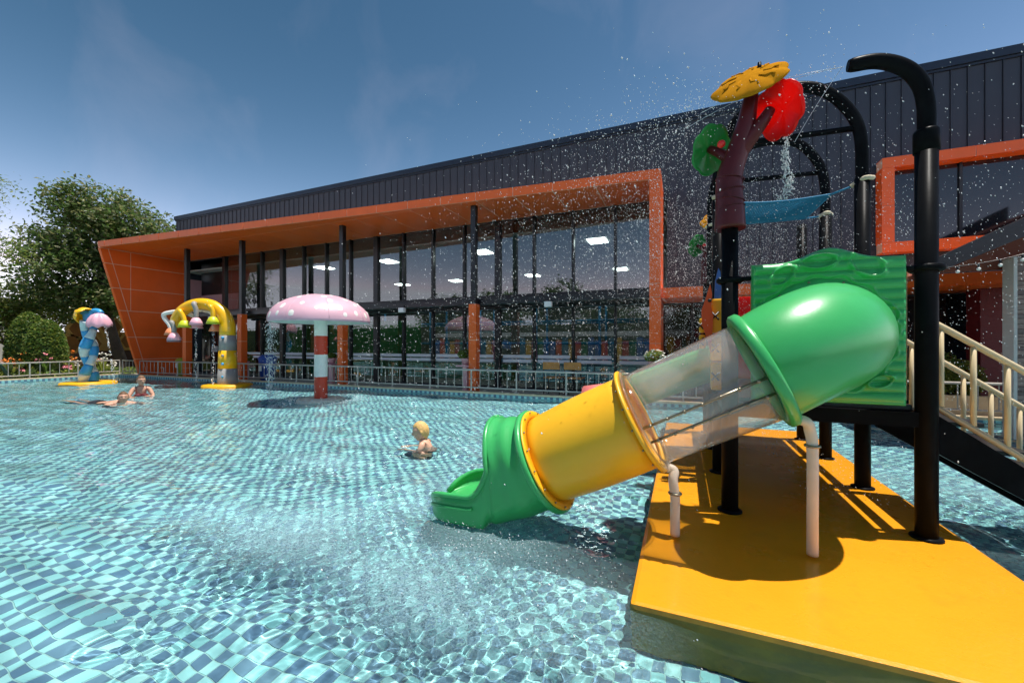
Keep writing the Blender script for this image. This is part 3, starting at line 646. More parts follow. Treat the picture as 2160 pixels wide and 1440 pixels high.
# green slide panel with corrugation, arched top and round opening
PXa, PXb, PYf = .468, 1.346, 3.44; HC = Vector((.885, PYf, 1.365)); HR = .35
def topz(x):
    t = (x-PXa)/(PXb-PXa); return 1.875+.105*math.exp(-((t-.53)/.2)**2)+.01*math.cos(t*6.28)
def relief(x, z):
    d = math.hypot(x-HC.x, z-HC.z); a = math.atan2(z-HC.z, x-HC.x)
    cor = .02*abs(math.sin(PI*(z-.92)/.068))**.7
    rimw = .062+.012*math.sin(16*a)
    s = min(1, max(0, (d-HR-rimw)/.02))
    h = cor*s+.006*(1-s)
    # raised vine outlines
    h += .012*math.exp(-((d-HR-rimw)/.01)**2)
    for cx, cz, rx, rz, th in ((.87, 1.875, .1, .048, .1), (1.13, 1.84, .105, .07, -.7), (.655, 1.79, .085, .05, .7), (1.26, 1.5, .035, .05, .2), (1.255, 1.32, .03, .04, 0), (.55, 1.55, .04, .05, .3), (1.2, 1.06, .07, .035, .4), (.62, 1.0, .06, .04, -.4)):
        u_, v_ = (x-cx)*math.cos(th)+(z-cz)*math.sin(th), -(x-cx)*math.sin(th)+(z-cz)*math.cos(th)
        e = math.hypot(u_/rx, v_/rz); h += .021*math.exp(-((e-1)/.15)**2)-.004*(1 if e < .85 else 0)
    return h
NXp, NZp = 150, 190; vs = []; keep = {}
for i in range(NXp+1):
    for j in range(NZp+1):
        x = PXa+(PXb-PXa)*i/NXp; zt = topz(x); z = .9+(zt-.9)*j/NZp
        e = min(i, NXp-i)/NXp*(PXb-PXa); f = min(j, NZp-j)/NZp
        edge = min(1, e/.02, f*.97/.02); vs.append((x, PYf-.03-relief(x, z)*edge+.03*(1-math.sqrt(max(0, edge*(2-edge)))), z))
fs = [(i*(NZp+1)+j, (i+1)*(NZp+1)+j, (i+1)*(NZp+1)+j+1, i*(NZp+1)+j+1) for i in range(NXp) for j in range(NZp)]
def ctr(f): return [sum(vs[k][q] for k in f)/4 for q in (0, 2)]
fs = [f for f in fs if math.hypot(ctr(f)[0]-HC.x, ctr(f)[1]-HC.z) > HR-.02]
b = MB(); b.add(vs, fs, True)
bk = [(x, PYf+.02, z) for x, y, z in vs]; b.add(bk, [f[::-1] for f in fs], True)
for i in range(NXp):
    for j in (0, NZp): a0, a1 = i*(NZp+1)+j, (i+1)*(NZp+1)+j; b.add([vs[a0], vs[a1], bk[a1], bk[a0]], [(0, 1, 2, 3)], True)
for j in range(NZp):
    for i in (0, NXp): a0, a1 = i*(NZp+1)+j, i*(NZp+1)+j+1; b.add([vs[a0], vs[a1], bk[a1], bk[a0]], [(0, 1, 2, 3)], True)
gp = Q('slide_panel', b, M_pg)
for x, z, px in ((PXa-.03, 1.79, LX), (PXb+.035, 1.80, RX)):
    c_ = Q('clamp', MB().tube(arc((px, 3.5, z), rp+.012, 0, 2*PI*15/16, 15, 'xy'), .025, 10, closed=True), M_post)
    Q('clamp_stub', MB().tube([(px+(.06 if px < .9 else -.06), 3.47, z), (PXa+.01 if px < .9 else PXb-.01, 3.45, z)], .017, 10), M_post, c_)
Q('side_board', MB().box(1.372, 1.402, 3.55, 4.45, .92, 1.83, bev=.012), M_cream)
Q('side_board_trim', MB().tube([(1.366, 3.535, .94), (1.366, 3.535, 1.80)], .012, 10), M_cream)
# red back panel and totem boards on the far side
Q('back_panel', MB().box(.42, 1.39, 5.50, 5.53, .56, 1.87, bev=.012), M_prt)
KT = .84; tt = thing('totem_board', 'yellow totem board with black glyphs, orange wing and blue plume on the tower side', 'play panel', (.25, 4.2, .9))
def tz(z): return 1.3+(z-1.3)*KT
def glyph(mb, cx, cz, s, y):
    mb.tube([(cx-s, y, cz+s*1.2), (cx, y, cz), (cx+s, y, cz+s*1.2)], .009, 6); mb.tube([(cx-s, y, cz-s*1.2), (cx, y, cz), (cx+s, y, cz-s*1.2)], .009, 6); return mb
for x0, x1, z0, z1, y in ((.29, .42, 1.42, 1.81, 4.2), (.29, .42, 1.12, 1.41, 4.2), (.29, .42, .80, 1.11, 4.2), (.175, .24, 1.43, 1.60, 4.22), (.175, .24, 1.25, 1.42, 4.22)):
    x0, x1, z0, z1 = x0*KT, x1*KT, tz(z0), tz(z1)
    bl = MB().box(x0, x1, y-.05, y+.05, z0+.004, z1-.004, bev=.02).build('block', M_py, tt); glyph(MB(), (x0+x1)/2-.02, (z0+z1)/2, .03, y-.053).build('glyph', M_blk, bl)
wg = [(.285, 1.2), (.255, 1.35), (.2, 1.52), (.195, 1.68), (.235, 1.8), (.28, 1.96), (.3, 1.85), (.29, 1.72), (.31, 1.6), (.3, 1.4)]
b = MB(); b.prism([(p[0]*KT, tz(p[1])) for p in wg], 'y', 4.11, 4.14); b.build('wing', M_orpl, tt)
b = MB(); b.prism([(p[0]*KT, tz(p[1])) for p in [(.325, 1.80), (.335, 2.0), (.365, 2.14), (.385, 2.1), (.395, 1.95), (.40, 1.8)]], 'y', 4.17, 4.2); b.build('plume', M_bluepl, tt)
MB().ball((.275*KT, 4.105, tz(1.78)), .017, 2, (1, .5, 1)).build('eye', M_blk, tt)
MB().tube([(.25, 4.25, .86), (LX, 4.3, .86)], .02, 8).tube([(.3, 4.25, 1.6), (LX, 4.46, 1.6)], .015, 8).build('bracket', M_post, tt)

# ---- tube slide
slide = thing('tube_slide', 'tube slide with green elbow, clear middle, yellow section and green exit chute', 'slide', (-.4, 2.9, 0))
def W(name, mb, m, par=None, **k): return mb.build(name, m, par or slide, **k)
SY = 2.9; sl_ = .51; ca, sa = math.cos(math.atan(sl_)), math.sin(math.atan(sl_))
def ax(x): return Vector((x, SY, 1.16+(x-.468)*sl_))
def ringpts(c, t, r, n=40, ry=None):
    t = Vector(t).normalized(); u_ = Vector((0, 0, 1)); v_ = t.cross(u_).normalized(); u_ = v_.cross(t).normalized()
    return [c+v_*math.cos(2*PI*k/n)*r+u_*math.sin(2*PI*k/n)*r for k in range(n)]
def shell(secs, name, m, th=.008):
    """secs: list of (centre, tangent, radius): outer and inner skin, closed ends"""
    o1 = [ringpts(c, t, r) for c, t, r in secs]; o2 = [ringpts(c, t, r-th) for c, t, r in secs][::-1]
    return W(name, MB().loft(o1+o2+[o1[0]], closed=True), m)
def flange(c, t, r, name, m, wd=.026, par=None):
    t = Vector(t).normalized(); n_ = 48
    secs = [(c-t*wd, r-.02), (c-t*wd, r+.03), (c-t*wd*.6, r+.042), (c+t*wd*.6, r+.042), (c+t*wd, r+.03), (c+t*wd, r-.02)]
    o = [ringpts(a, t, q, n_) for a, q in secs]; return W(name, MB().loft(o+[o[0]], closed=True), m, par)
td = Vector((-ca, 0, -sa))
# green elbow
secs = []; NE = 18; X1 = .44; RB = .445
for i in range(NE+1):
    s = i/NE; th = s*PI/2; cx = .885-RB*(1-math.cos(th)); cyy = (SY+RB)-RB*math.sin(th)
    z = 1.365-(.885-cx)*sl_*(.35+.65*s)*.95
    c = Vector((cx, cyy, z)); t = Vector((-math.sin(th), -math.cos(th), -sl_*math.sin(th)**1.2))
    secs.append((c, t, .34-.01*s))
secs = [(Vector((.885, PYf+.05, 1.365)), Vector((0, -1, 0)), .34)]+secs
e = ax(X1); secs[-1] = (e, td, .33); secs[-2] = (secs[-2][0].lerp(e, .25), secs[-2][1], secs[-2][2])
shell(secs, 'green_elbow', M_pg, .01)
MB().lathe([(0, 0)], 3)
b = MB(); o1 = ringpts(Vector((.885, PYf-.052, 1.365)), (0, -1, 0), .35, 48); o2 = ringpts(Vector((.885, PYf-.036, 1.365)), (0, -1, 0), .395, 48); W('mounting_ring', MB().loft([o1, o2, ringpts(Vector((.885, PYf-.03, 1.365)), (0, -1, 0), .395, 48)], closed=True), M_pg)
for k in range(12):
    a = k*PI/6+.2; W('bolt', MB().ball((.885+.374*math.cos(a), PYf-.05, 1.365+.374*math.sin(a)), .009, 1, (1, .6, 1)), M_bolt)
flange(ax(.452), td, .33, 'green_flange', M_pg, .03)
for k in range(10):
    pass
# clear section
x2 = -.245
shell([(ax(.42-(.42-x2-.01)*i/8), td, .318) for i in range(9)], 'clear_tube', M_clear, .005)
for a in (-.35, -.05):
    off = Vector((0, -math.cos(a)*.326, 0))+Vector((-sa, 0, ca))*math.sin(a)*.326
    b = MB().tube([ax(.42)+off, ax(x2+.02)+off], .008, 8)
    for q in np.linspace(.38, x2+.06, 7): b.ball(ax(q)+off*1.02, .013, 1)
    W('clamp_strip', b, M_bolt)
# clear flange pair, then yellow section
flange(ax(x2+.012), td, .322, 'clear_flange', M_clear, .006)
flange(ax(x2-.018), td, .322, 'yellow_flange', M_py, .012)
x3 = -.93
shell([(ax(x2-.02-(x2-.02-x3)*i/10), td, .322+.012*math.sin(PI*min(1, i/10))-.008*(i/10)) for i in range(11)], 'yellow_tube', M_py, .01)
flange(ax(x3+.012), td, .335, 'yellow_flange', M_py, .008)
for k in range(16):
    a = 2*PI*k/16+.1
    for xx, sgn in ((x2-.035, -1), (x3+.026, 1)):
        p_ = ringpts(ax(xx), td, .352 if xx > -.5 else .36, 16)[k]; W('bolt', MB().ball(p_, .008, 1), M_bolt)
# green exit chute: flange, ribbed hood, open trough to the water
flange(ax(x3-.018), td, .35, 'green_flange', M_pg, .022)
secs = []; inn = []; na = 48; rims = []
def rings_(x_of, y_of, z_of, th=.016):
    o = []; i_ = []
    for k in range(na+1):
        q = -1+2*k/na; o.append(Vector((x_of(q), y_of(q, 0), z_of(q, 0)))); i_.append(Vector((x_of(q), y_of(q, th), z_of(q, th))))
    secs.append(o); inn.append(i_)
cA = ax(x3-.02); XH, ZH = -1.3, .40
for i in range(13):                                  # ribbed hood: tilted flange ring turns into an upright ring
    s = i/12; rr_ = .345-.012*s-.014*(.5-.5*math.cos(2*PI*s*2.0))*(1 if 0 < s < 1 else 0); c = cA.lerp(Vector((XH, SY, ZH)), s); tl = (1-s)*.51
    lo_ = lambda q, t: (c.z-(rr_-t)*math.cos(q*PI)*(1-.1*(1-s))) if abs(q) > .5 else (c.z-(rr_-t)*math.cos(q*PI)*(1-.1*(1-s)))*(1-s)+s*(c.z-(c.z+.03-t)*math.cos(q*PI)**.55)
    wd_ = lambda q, t: (rr_-t)*math.copysign(abs(math.sin(q*PI))**(1 if abs(q) > .5 else 1-.5*s), q)
    rings_(lambda q: c.x+tl*math.cos(q*PI)*rr_*.9+s*(.05-.12*max(0, -math.cos(q*PI))), lambda q, t: SY+wd_(q, t), lambda q, t: max(-.03 if not t else .03, lo_(q, t)))
    rr0 = rr_
NB = 8
for i in range(1, NB+1):                             # front edge of the hood drops to the rim of the trough
    s = i/NB; ha = PI*(1-.5*s); x_ = XH-.05*max(0, s-.6)**1.5*2.2
    rings_(lambda q: x_+.05-.12*max(0, -math.cos(q*ha)), lambda q, t: SY+(rr0-t)*math.copysign(abs(math.sin(q*ha))**(1 if abs(q*ha) > PI/2 else .5), q), lambda q, t: max(-.03 if not t else .03+.1*(1-abs(q))**.5, (ZH-(rr0-t)*math.cos(q*ha)) if abs(q*ha) > PI/2 else ZH-(ZH+.03-t)*math.cos(q*ha)**.55))
zr0 = secs[-1][0].z; hw0 = SY-secs[-1][0].y; x0_ = secs[-1][0].x
NC = 16
for i in range(1, NC+1):                             # open trough down to the water
    s = i/NC; x_ = x0_+(-1.86-x0_)*s; zr = (.205+(zr0-.205)*(1-min(1, s/.3))**2.6-.03*s)*math.sqrt(max(.02, 1-(max(0, s-.55)/.46)**2.4)); w_ = hw0*(1-.03*s)*math.sqrt(max(.12, 1-(max(0, s-.55)/.47)**2)); zf = -.03
    pw = 2.2+2.4*min(1, s/.3)
    rings_(lambda q: x_, lambda q, t: SY+(w_-t*1.2)*math.copysign(math.sin(min(1, abs(q)*1.08)*PI/2), q), lambda q, t: (zf+(zr-zf)*abs(q)**9) if not t else (.02+.1*(1-s)**.8+(zr-.02-.1*(1-s)**.8)*abs(q)**pw))
b = MB(); b.loft(secs); b.loft(inn)
for k in (0, na): b.loft([[secs[i][k], inn[i][k]] for i in range(12, len(secs))])
b.loft([secs[-1], inn[-1]]); b.loft([secs[0], inn[0]])
W('exit_chute', b, M_pg)
for k in (0, na):
    pts = [secs[i][k].lerp(inn[i][k], .5) for i in range(12, len(secs))]; W('rolled_rim', MB().tube(pts, .02, 10), M_pg)
    W('side_bead', MB().tube([secs[i][1 if k == 0 else na-1]+Vector((0, -.004 if k == 0 else .004, -.012)) for i in range(12+NB+3, len(secs)-1)], .014, 8), M_pg)
# bent support pipes
for bx, by, fx in ((.715, 2.917, .468), (-.0435, 2.872, x2-.02)):
    fb = ax(fx)+Vector((sa, 0, -ca))*.36
    pts = smoothpath([fb+Vector((-.01, 0, .02)), fb+Vector((.05, 0, -.0)), Vector((bx-.012, by, fb.z-.055)), Vector((bx, by, fb.z-.17)), Vector((bx, by, .2)), Vector((bx, by, .051))], 6)
    sp = W('support_pipe', MB().tube(pts, .03, 16), M_pinkp); W('pipe_clamp', MB().tube(arc((bx, by, fb.z-.14), .036, 0, 2*PI*15/16, 15, 'xy'), .008, 8, closed=True), M_bolt, sp)

# ---- second slide behind it
s2 = thing('open_slide', 'green open slide with coral pink end behind the tube slide', 'slide', (-.3, 5.0, 0))
secs = []
for i in range(9):
    x = .33-i*.13; z = .93-.0-(.33-x)*.43
    secs.append([Vector((x, 5.0+y, z+dz)) for y, dz in ((-.3, .37), (-.31, .385), (-.33, .37), (-.32, .1), (-.22, 0), (.22, 0), (.32, .1), (.33, .37), (.31, .385), (.3, .37), (.29, .1), (.2, .03), (-.2, .03), (-.29, .1))])
MB().loft(secs, closed=True, cap=True).build('chute', M_pg, s2)
MB().tube([(-.72, 5.0, .6), (-1.1, 5.0, .55)], [.25, .24], 24).build('pink_end', M_coral, s2)
MB().tube([(-.70, 5.0, .6), (-.76, 5.0, .595)], .28, 24).build('pink_collar', M_coral, s2)
MB().tube([(-1.0, 5.0, .4), (-1.0, 5.0, PZ)], .04, 12).build('support_pipe', M_cream, s2)

# ---- net hammock between the middle posts
nt_ = thing('net_hammock', 'blue rope net slung between the black posts under the arches', 'net', (.9, 5.02, 2.7))
C4 = [Vector((LX+.16, 4.62, 2.72)), Vector((RX-.2, 4.64, 2.70)), Vector((RX-.22, 5.40, 2.70)), Vector((LX+.16, 5.42, 2.72))]
def npt(u_, v_):
    p = C4[0]*(1-u_)*(1-v_)+C4[1]*u_*(1-v_)+C4[2]*u_*v_+C4[3]*(1-u_)*v_
    sag = -.06*math.sin(PI*u_)*math.sin(PI*v_)-.012*math.sin(PI*u_); pull = .05*(math.sin(PI*u_)*(1-2*v_))
    return p+Vector((0, pull*.8, sag))
b = MB(); NN = 26
for i in range(-NN, NN+1):
    for sg in (1, -1):
        pts = []
        for k in range(NN+1):
            u_ = k/NN; v_ = (u_*sg*1.0+i/NN*1.0)+(0 if sg > 0 else 1)
            if -.001 <= v_ <= 1.001: pts.append(npt(u_, min(1, max(0, v_))))
        if len(pts) > 2: b.tube(pts[::2]+([pts[-1]] if len(pts) % 2 == 0 else []), .0052, 4, cap=False)
o = b.build('mesh_rope', M_net, nt_, fix=False)
for q in ([npt(k/20, 0) for k in range(21)], [npt(k/20, 1) for k in range(21)], [npt(0, k/20) for k in range(21)], [npt(1, k/20) for k in range(21)]): MB().tube(q, .012, 8).build('edge_rope', M_net, nt_)
for c, (px_, py_) in zip(C4, ((LX, 4.52), (RX, 4.52), (RX, 5.53), (LX, 5.53))):
    MB().tube([c, Vector((px_, py_, 2.74)).lerp(c, .35)], .009, 8).build('corner_rope', M_net, nt_)
    d_ = (Vector((px_, py_, 0))-Vector((c.x, c.y, 0))).normalized(); e = Vector((px_, py_, 2.745))
    MB().tube(smoothpath([Vector((px_, py_, 2.74)).lerp(c, .35), e-d_*.05, e+Vector((0, -.066, .012)), e+d_*.07+Vector((0, -.01, .01))], 4), .02, 10).build('rope_tie', M_tie, nt_)

# ---- moulded spray trees on two posts
def leafcap(mb, c, nv, r, lob, th, seed, cup=.25):
    """scalloped dish leaf with its outer side along nv"""
    nv = Vector(nv).normalized(); u_ = nv.orthogonal().normalized(); v_ = nv.cross(u_); rr = random.Random(seed); n_ = 64; rings = []
    ph = rr.uniform(0, 6)
    for q, hgt in ((0.02, 0), (.3, -.02), (.6, -.08), (.85, -.2), (.97, -.3), (1.0, -.36), (.97, -.42), (.85, -.36), (.5, -.2), (.2, -.13), (.02, -.12)):
        pr = []
        for k in range(n_):
            a = 2*PI*k/n_; sc = 1+lob*q*(abs(math.sin(a*3.5+ph))**.7-.6)+.05*math.sin(2*a+ph)*q
            wob = .03*math.sin(a*3.5*2+ph)*q
            pr.append(Vector(c)+(u_*math.cos(a)+v_*math.sin(a))*r*q*sc+nv*((hgt+wob)*r*cup*4*th))
        rings.append(pr)
    return mb.loft(rings, closed=True, cap=True)
def spray_tree(x, y, zb, label, s=1.0, rot=0.0):
    t_ = thing('spray_tree', label, 'spray feature', (x, y, zb), 'moulded spray trees on the tower posts'); cr, sr = math.cos(rot), math.sin(rot)
    def G(dx, dy, dz): return Vector((x+(dx*cr-dy*sr)*s, y+(dx*sr+dy*cr)*s, zb+dz*s))
    tp = [G(0, 0, -.02), G(.0, 0, .12), G(-.005, 0, .25), G(.0, 0, .4), G(.05, -.0, .56), G(.1, -.01, .73), G(.13, -.02, .9), G(.145, -.02, 1.0)]
    rd = lerps([r_*s for r_ in (.108, .1, .094, .09, .078, .068, .052, .045)], 5)
    MB().tube(smoothpath(tp, 5), rd, 22).build('trunk', M_mar, t_)
    for zq, tl in ((.14, .1), (.2, -.12), (.27, .1), (.36, -.1)):
        pts = [G(0, 0, zq)+Vector((math.cos(a)*.101*s*(1-.12*zq), math.sin(a)*.101*s*(1-.12*zq), tl*.13*s*math.cos(a))) for a in np.linspace(0, 2*PI, 24)[:-1]]
        MB().tube(pts, .004, 6, closed=True).build('bark_ring', M_mar, t_)
    br = smoothpath([G(.03, 0, .5), G(.13, -.02, .64), G(.21, -.04, .74), G(.26, -.03, .82)], 5); MB().tube(br, lerps([.06*s, .055*s, .045*s, .036*s], 5), 16).build('branch', M_mar, t_)
    br = smoothpath([G(.0, 0, .52), G(-.07, .05, .6), G(-.13, .1, .66)], 5); MB().tube(br, lerps([.045*s, .036*s, .03*s], 5), 14).build('branch', M_mar, t_)
    yl = leafcap(MB(), G(.12, -.05, 1.10), (-.25, -1.05, 1), .255*s, .13, .6, 3).build('yellow_leaf', M_amb, t_)
    for k in range(9):
        a = k*.7; nv_ = Vector((-.25, -1.05, 1)).normalized(); u_ = nv_.orthogonal().normalized(); v_ = nv_.cross(u_); D_ = lambda q, r_: G(.12, -.05, 1.10)+(u_*math.cos(q)+v_*math.sin(q))*r_*s-nv_*(r_/.285)**2*.04*s; MB().tube([D_(a, .09), D_(a, .14), D_(a+.25, .16), D_(a+.2, .19)], .007*s, 6).build('leaf_vein', M_amb, yl)
    leafcap(MB(), G(.37, .04, .85), (.75, .5, .4), .2*s, .13, 1.0, 5).build('red_leaf', M_prt, t_)
    leafcap(MB(), G(-.15, .13, .67), (-.6, .72, .35), .18*s, .1, .7, 9).build('green_leaf', M_pgt, t_)
    MB().tube([G(.2, .03, 1.13), G(.2, .03, 1.22)], [.02*s, .012*s], 10).build('nozzle', M_post, t_)
    MB().ball(G(-.06, -.03, .63), .03*s, 2).build('nozzle', M_pr, t_)
    return t_
spray_tree(LX, 3.5, 2.2, 'tall maroon spray tree with yellow, red and green leaves on the slide side post')
spray_tree(LX, 6.5, 2.2, 'smaller maroon spray tree half hidden behind the far posts of the tower', .85, .3)

# ---- stairs with cream railings
st = thing('tower_stairs', 'black stair flight with cream pipe railings leading down from the tower', 'stairs', (2.3, 4.0, PZ))
sx0, sx1 = 1.53, 3.1; msl = .74
def zs(x, z0): return z0-(x-sx0)*msl
for y in (3.62, 4.4):
    b = MB(); b.prism([(sx0, .60), (sx0, .86), (sx1, zs(sx1, .86)), (sx1, max(PZ+.01, zs(sx1, .60)))], 'y', y-.03, y+.03); b.build('stringer', M_post, st)
    tr_ = MB().tube(smoothpath([(sx0-.02, y, 1.47), (sx0+.1, y, 1.40), (sx1, y, zs(sx1, 1.47))], 4), .021, 12).build('handrail', M_cream, st)
    MB().tube([(sx0-.02, y, .93), (sx1, y, zs(sx1, .93))], .02, 12).build('lower_rail', M_cream, st)
    for k in range(8):
        x = 1.60+k*.16; MB().tube([(x, y, zs(x, .94)), (x, y, zs(x, 1.455))], .0155, 10).build('baluster', M_cream, st)
for k in range(6):
    x = sx0+.05+k*.23; z = zs(x, .82); MB().box(x, x+.25, 3.651, 4.369, z-.03, z, bev=.006).build('tread', M_blk, st)
# ------------------------------------------------------------------ water features standing in the pool
M_rose = mat('rose glass fibre', rgb(222, 176, 190), .4, .08, 1.5, dirt=.25, dcol=rgb(206, 120, 150), coat=.05)
M_wht = mat('white painted fibre', rgb(238, 236, 228), .4, .05, dirt=.15, dcol=rgb(190, 186, 170))
M_redb = mat('red painted band', rgb(208, 66, 40), .4, .06)
M_bdisc = mat('worn yellow plinth', rgb(240, 176, 24), .4, .08, dirt=.5, dcol=rgb(120, 60, 20), ds=5)
M_mdisc = mat('chipped pale plinth', rgb(216, 204, 190), .5, .1, dirt=.8, dcol=rgb(150, 84, 60), ds=8)
M_grey = mat('grey painted column', rgb(150, 148, 144), .5, .1, dirt=.3, dcol=rgb(110, 106, 104))
M_sky1 = mat('sky blue fibre', rgb(60, 160, 214), .35, .12, coat=.2); M_sky2 = mat('pale stripe fibre', rgb(206, 226, 226), .38, .08, coat=.2)
M_lime = mat('lime fibre', rgb(198, 206, 40), .4, .08); M_peach = mat('peach fibre', rgb(246, 150, 104), .4, .08); M_lpink = mat('light pink fibre', rgb(240, 180, 196), .4, .08); M_mauve = mat('mauve grey fibre', rgb(150, 130, 140), .5, .08)
M_yarch = mat('golden yellow fibre', rgb(248, 190, 22), .32, .06, coat=.2)
mu = thing('mushroom_shower', 'pink mushroom shower with white spots on a red and white banded column', 'water feature', (-7.87, 7.08, PZ))
mc = (-7.87, 7.08, 0)
R_ = 1.1; prof = [(R_*math.sin(a), 1.86+.62*math.cos(a)) for a in np.linspace(.02, PI/2, 18)]+[(R_, 1.83), (R_-.02, 1.815)]
cap_ = MB().lathe(prof, 64, mc).build('cap', M_rose, mu)
MB().lathe([(R_-.015, 1.825), (R_-.06, 1.835), (.6, 1.9), (.15, 1.93)], 48, mc).build('cap_underside', M_wht, mu)
rs = random.Random(5); pts = []
for k in range(600):
    ph, th = rs.uniform(0, 2*PI), math.acos(1-rs.uniform(.06, .86)); p_ = Vector((math.sin(th)*math.cos(ph), math.sin(th)*math.sin(ph), math.cos(th)))
    if all((p_-q).length > .27 for q in pts): pts.append(p_)
for p_ in pts:
    c = Vector((mc[0]+R_*p_.x, mc[1]+R_*p_.y, 1.86+.62*p_.z)); nn = Vector((p_.x/R_, p_.y/R_, p_.z/.62)).normalized(); u_ = nn.orthogonal().normalized(); v_ = nn.cross(u_); r_ = rs.uniform(.055, .088)
    MB().add([c+nn*.012]+[c+(u_*math.cos(a)+v_*math.sin(a))*r_-nn*.006 for a in np.linspace(0, 2*PI, 17)[:-1]], [(0, i+1, (i+1) % 16+1) for i in range(16)], True).build('spot', M_wht, cap_)
for k in range(8):
    a = k*PI/4+.2; MB().tube([(mc[0]+R_*1.001*math.sin(t)*math.cos(a), mc[1]+R_*1.001*math.sin(t)*math.sin(a), 1.86+.621*math.cos(t)) for t in np.linspace(.05, PI/2, 14)], .006, 6).build('seam', M_rose, cap_)
for z0, z1, m_ in ((PZ+.005, .55, M_redb), (.55, 1.07, M_wht), (1.07, 1.51, M_redb), (1.51, 1.93, M_wht)): MB().lathe([(.145, z0), (.145, z1)], 32, mc).build('column_band', m_, mu)
MB().lathe([(.146, .045), (.5, .04), (.52, .02), (.52, -.1)], 40, mc).build('plinth', M_mdisc, mu)

ar = thing('flower_arch_shower', 'yellow arch shower with grey banded column and hanging bell sprinklers', 'water feature', (-13.34, 8.39, PZ))
ca_, fa_ = Vector((.922, .387, 0)), Vector((-.387, .922, 0)); A0 = Vector((-13.34, 8.39, 0))
def AL(l_, z, d=0): return A0+ca_*l_+fa_*d+Vector((0, 0, z))
for z0, z1, r0, r1, m_ in ((-.3, .55, .29, .265, M_grey), (.55, 1.12, .265, .24, M_yarch), (1.12, 1.6, .24, .225, M_grey)): MB().tube([AL(.0, z0), AL(0, z1)], [r0, r1], 28).build('column_band', m_, ar)
for z, m_ in ((.96, M_grey), (.7, M_sky1), (1.52, M_sky1), (.3, M_sky1)): MB().ball(AL(.02, z, -.25), .045, 2, (1, 1, 1)).build('boss', m_, ar)
pts = [AL(0, 1.6), AL(.0, 1.85)]+[AL(-.83+.83*math.cos(a), 1.88+.72*math.sin(a)) for a in np.linspace(.12, PI*1.02, 20)]
MB().tube(smoothpath(pts, 2), lerps([.225, .22]+[.2-.045*i/19+(-.07 if i == 19 else 0) for i in range(20)], 2), 24).build('arch', M_yarch, ar)
def bell(l_, z, d, m_, pipe, pm):
    MB().tube(smoothpath([AL(*q) for q in pipe]+[AL(l_, z+.2, d)], 5), .065, 14).build('sprinkler_pipe', pm, ar)
    c = AL(l_, z, d); MB().lathe([(.06, .22), (.1, .2), (.15, .1), (.185, 0), (.17, -.005), (.12, .06), (0, .09)], 24, c).build('sprinkler_bell', m_, ar)
bell(-2.05, 1.62, .3, M_peach, [(-.9, 2.42, .15), (-1.5, 2.42, .3), (-2.2, 2.33, .3), (-2.28, 2.2, .3), (-2.12, 1.98, .3)], M_wht)
bell(-1.92, 1.40, .25, M_mauve, [(-1.65, 1.95, .1), (-1.85, 1.9, .25), (-1.92, 1.75, .25)], M_grey)
bell(-1.47, 1.45, -.28, M_lpink, [(-1.66, 1.98, -.1), (-1.55, 2.0, -.28), (-1.49, 1.85, -.28)], M_grey)
bell(-1.13, 1.84, -.3, M_lime, [(-1.4, 2.34, -.1), (-1.28, 2.36, -.3), (-1.18, 2.2, -.3)], M_yarch)
bell(-.77, 1.92, -.3, M_lpink, [(-.92, 2.58, -.1), (-.84, 2.58, -.3), (-.77, 2.38, -.3)], M_grey)
bell(-.62, 1.74, .32, M_peach, [(-.9, 2.42, .15), (-.75, 2.35, .3), (-.64, 2.12, .32)], M_wht)
bell(-.23, 1.95, -.32, M_lime, [(-.42, 2.5, -.1), (-.32, 2.5, -.32), (-.24, 2.35, -.32)], M_yarch)
bell(-1.25, 1.84, .33, M_lpink, [(-1.35, 2.3, .1), (-1.28, 2.2, .33)], M_wht)
MB().lathe([(.28, .07), (.62, .065), (.68, .04), (.68, -.1)], 40, A0[:]).build('plinth', M_bdisc, ar)

tw = thing('twisted_shower', 'blue and white striped twisted column shower with yellow and pink petal caps', 'water feature', (-18.5, 7.1, PZ))
T0 = Vector((-18.5, 7.1, 0))
def TL(l_, z, d=0): return T0+Vector((.707, .707, 0))*0+ca_*l_+fa_*d+Vector((0, 0, z))
NS = 7
for s0, ph in ((0, .4), (1, .4+PI)):
    for k in range(NS):
        pts = []
        for q in np.linspace(0, 1, 7):
            t = (k+q)/NS; a = ph+t*2*PI*1.15; pts.append(TL(.115*math.cos(a), .04+2.05*t, .115*math.sin(a)))
        MB().tube(pts, [.125+.025*math.sin(PI*((k+q)/NS)*4) for q in np.linspace(0, 1, 7)], 18, cap=True).build('striped_band', M_sky1 if (k+s0) % 2 == 0 else M_sky2, tw)
MB().tube(smoothpath([TL(0, 2.05), TL(-.05, 2.3), TL(-.2, 2.42)], 5), [.13]*6+[.1]*5, 16).build('arm', M_sky1, tw)
MB().tube(smoothpath([TL(.02, 2.1), TL(.1, 2.4), TL(.3, 2.44), TL(.42, 2.36)], 5), .085, 16).build('arm', M_sky1, tw)
leafcap(MB(), TL(-.3, 2.42, -.05), (-.75, -.25, .45), .3, .08, 2.8, 2).build('petal_cap', M_yarch, tw)
leafcap(MB(), TL(.45, 2.36, -.12), (.1, -.1, 1), .31, .06, 3.4, 4).build('petal_cap', M_lpink, tw)
MB().lathe([(.1, .06), (.66, .055), (.7, .035), (.7, -.12)], 40, T0[:]).build('plinth', M_bdisc, tw)
for o in mu.children[:]+ar.children[:]+tw.children[:]+(plat,):
    if o.name.startswith(('plinth', 'column_band')): o.cycles.is_caustics_receiver = True

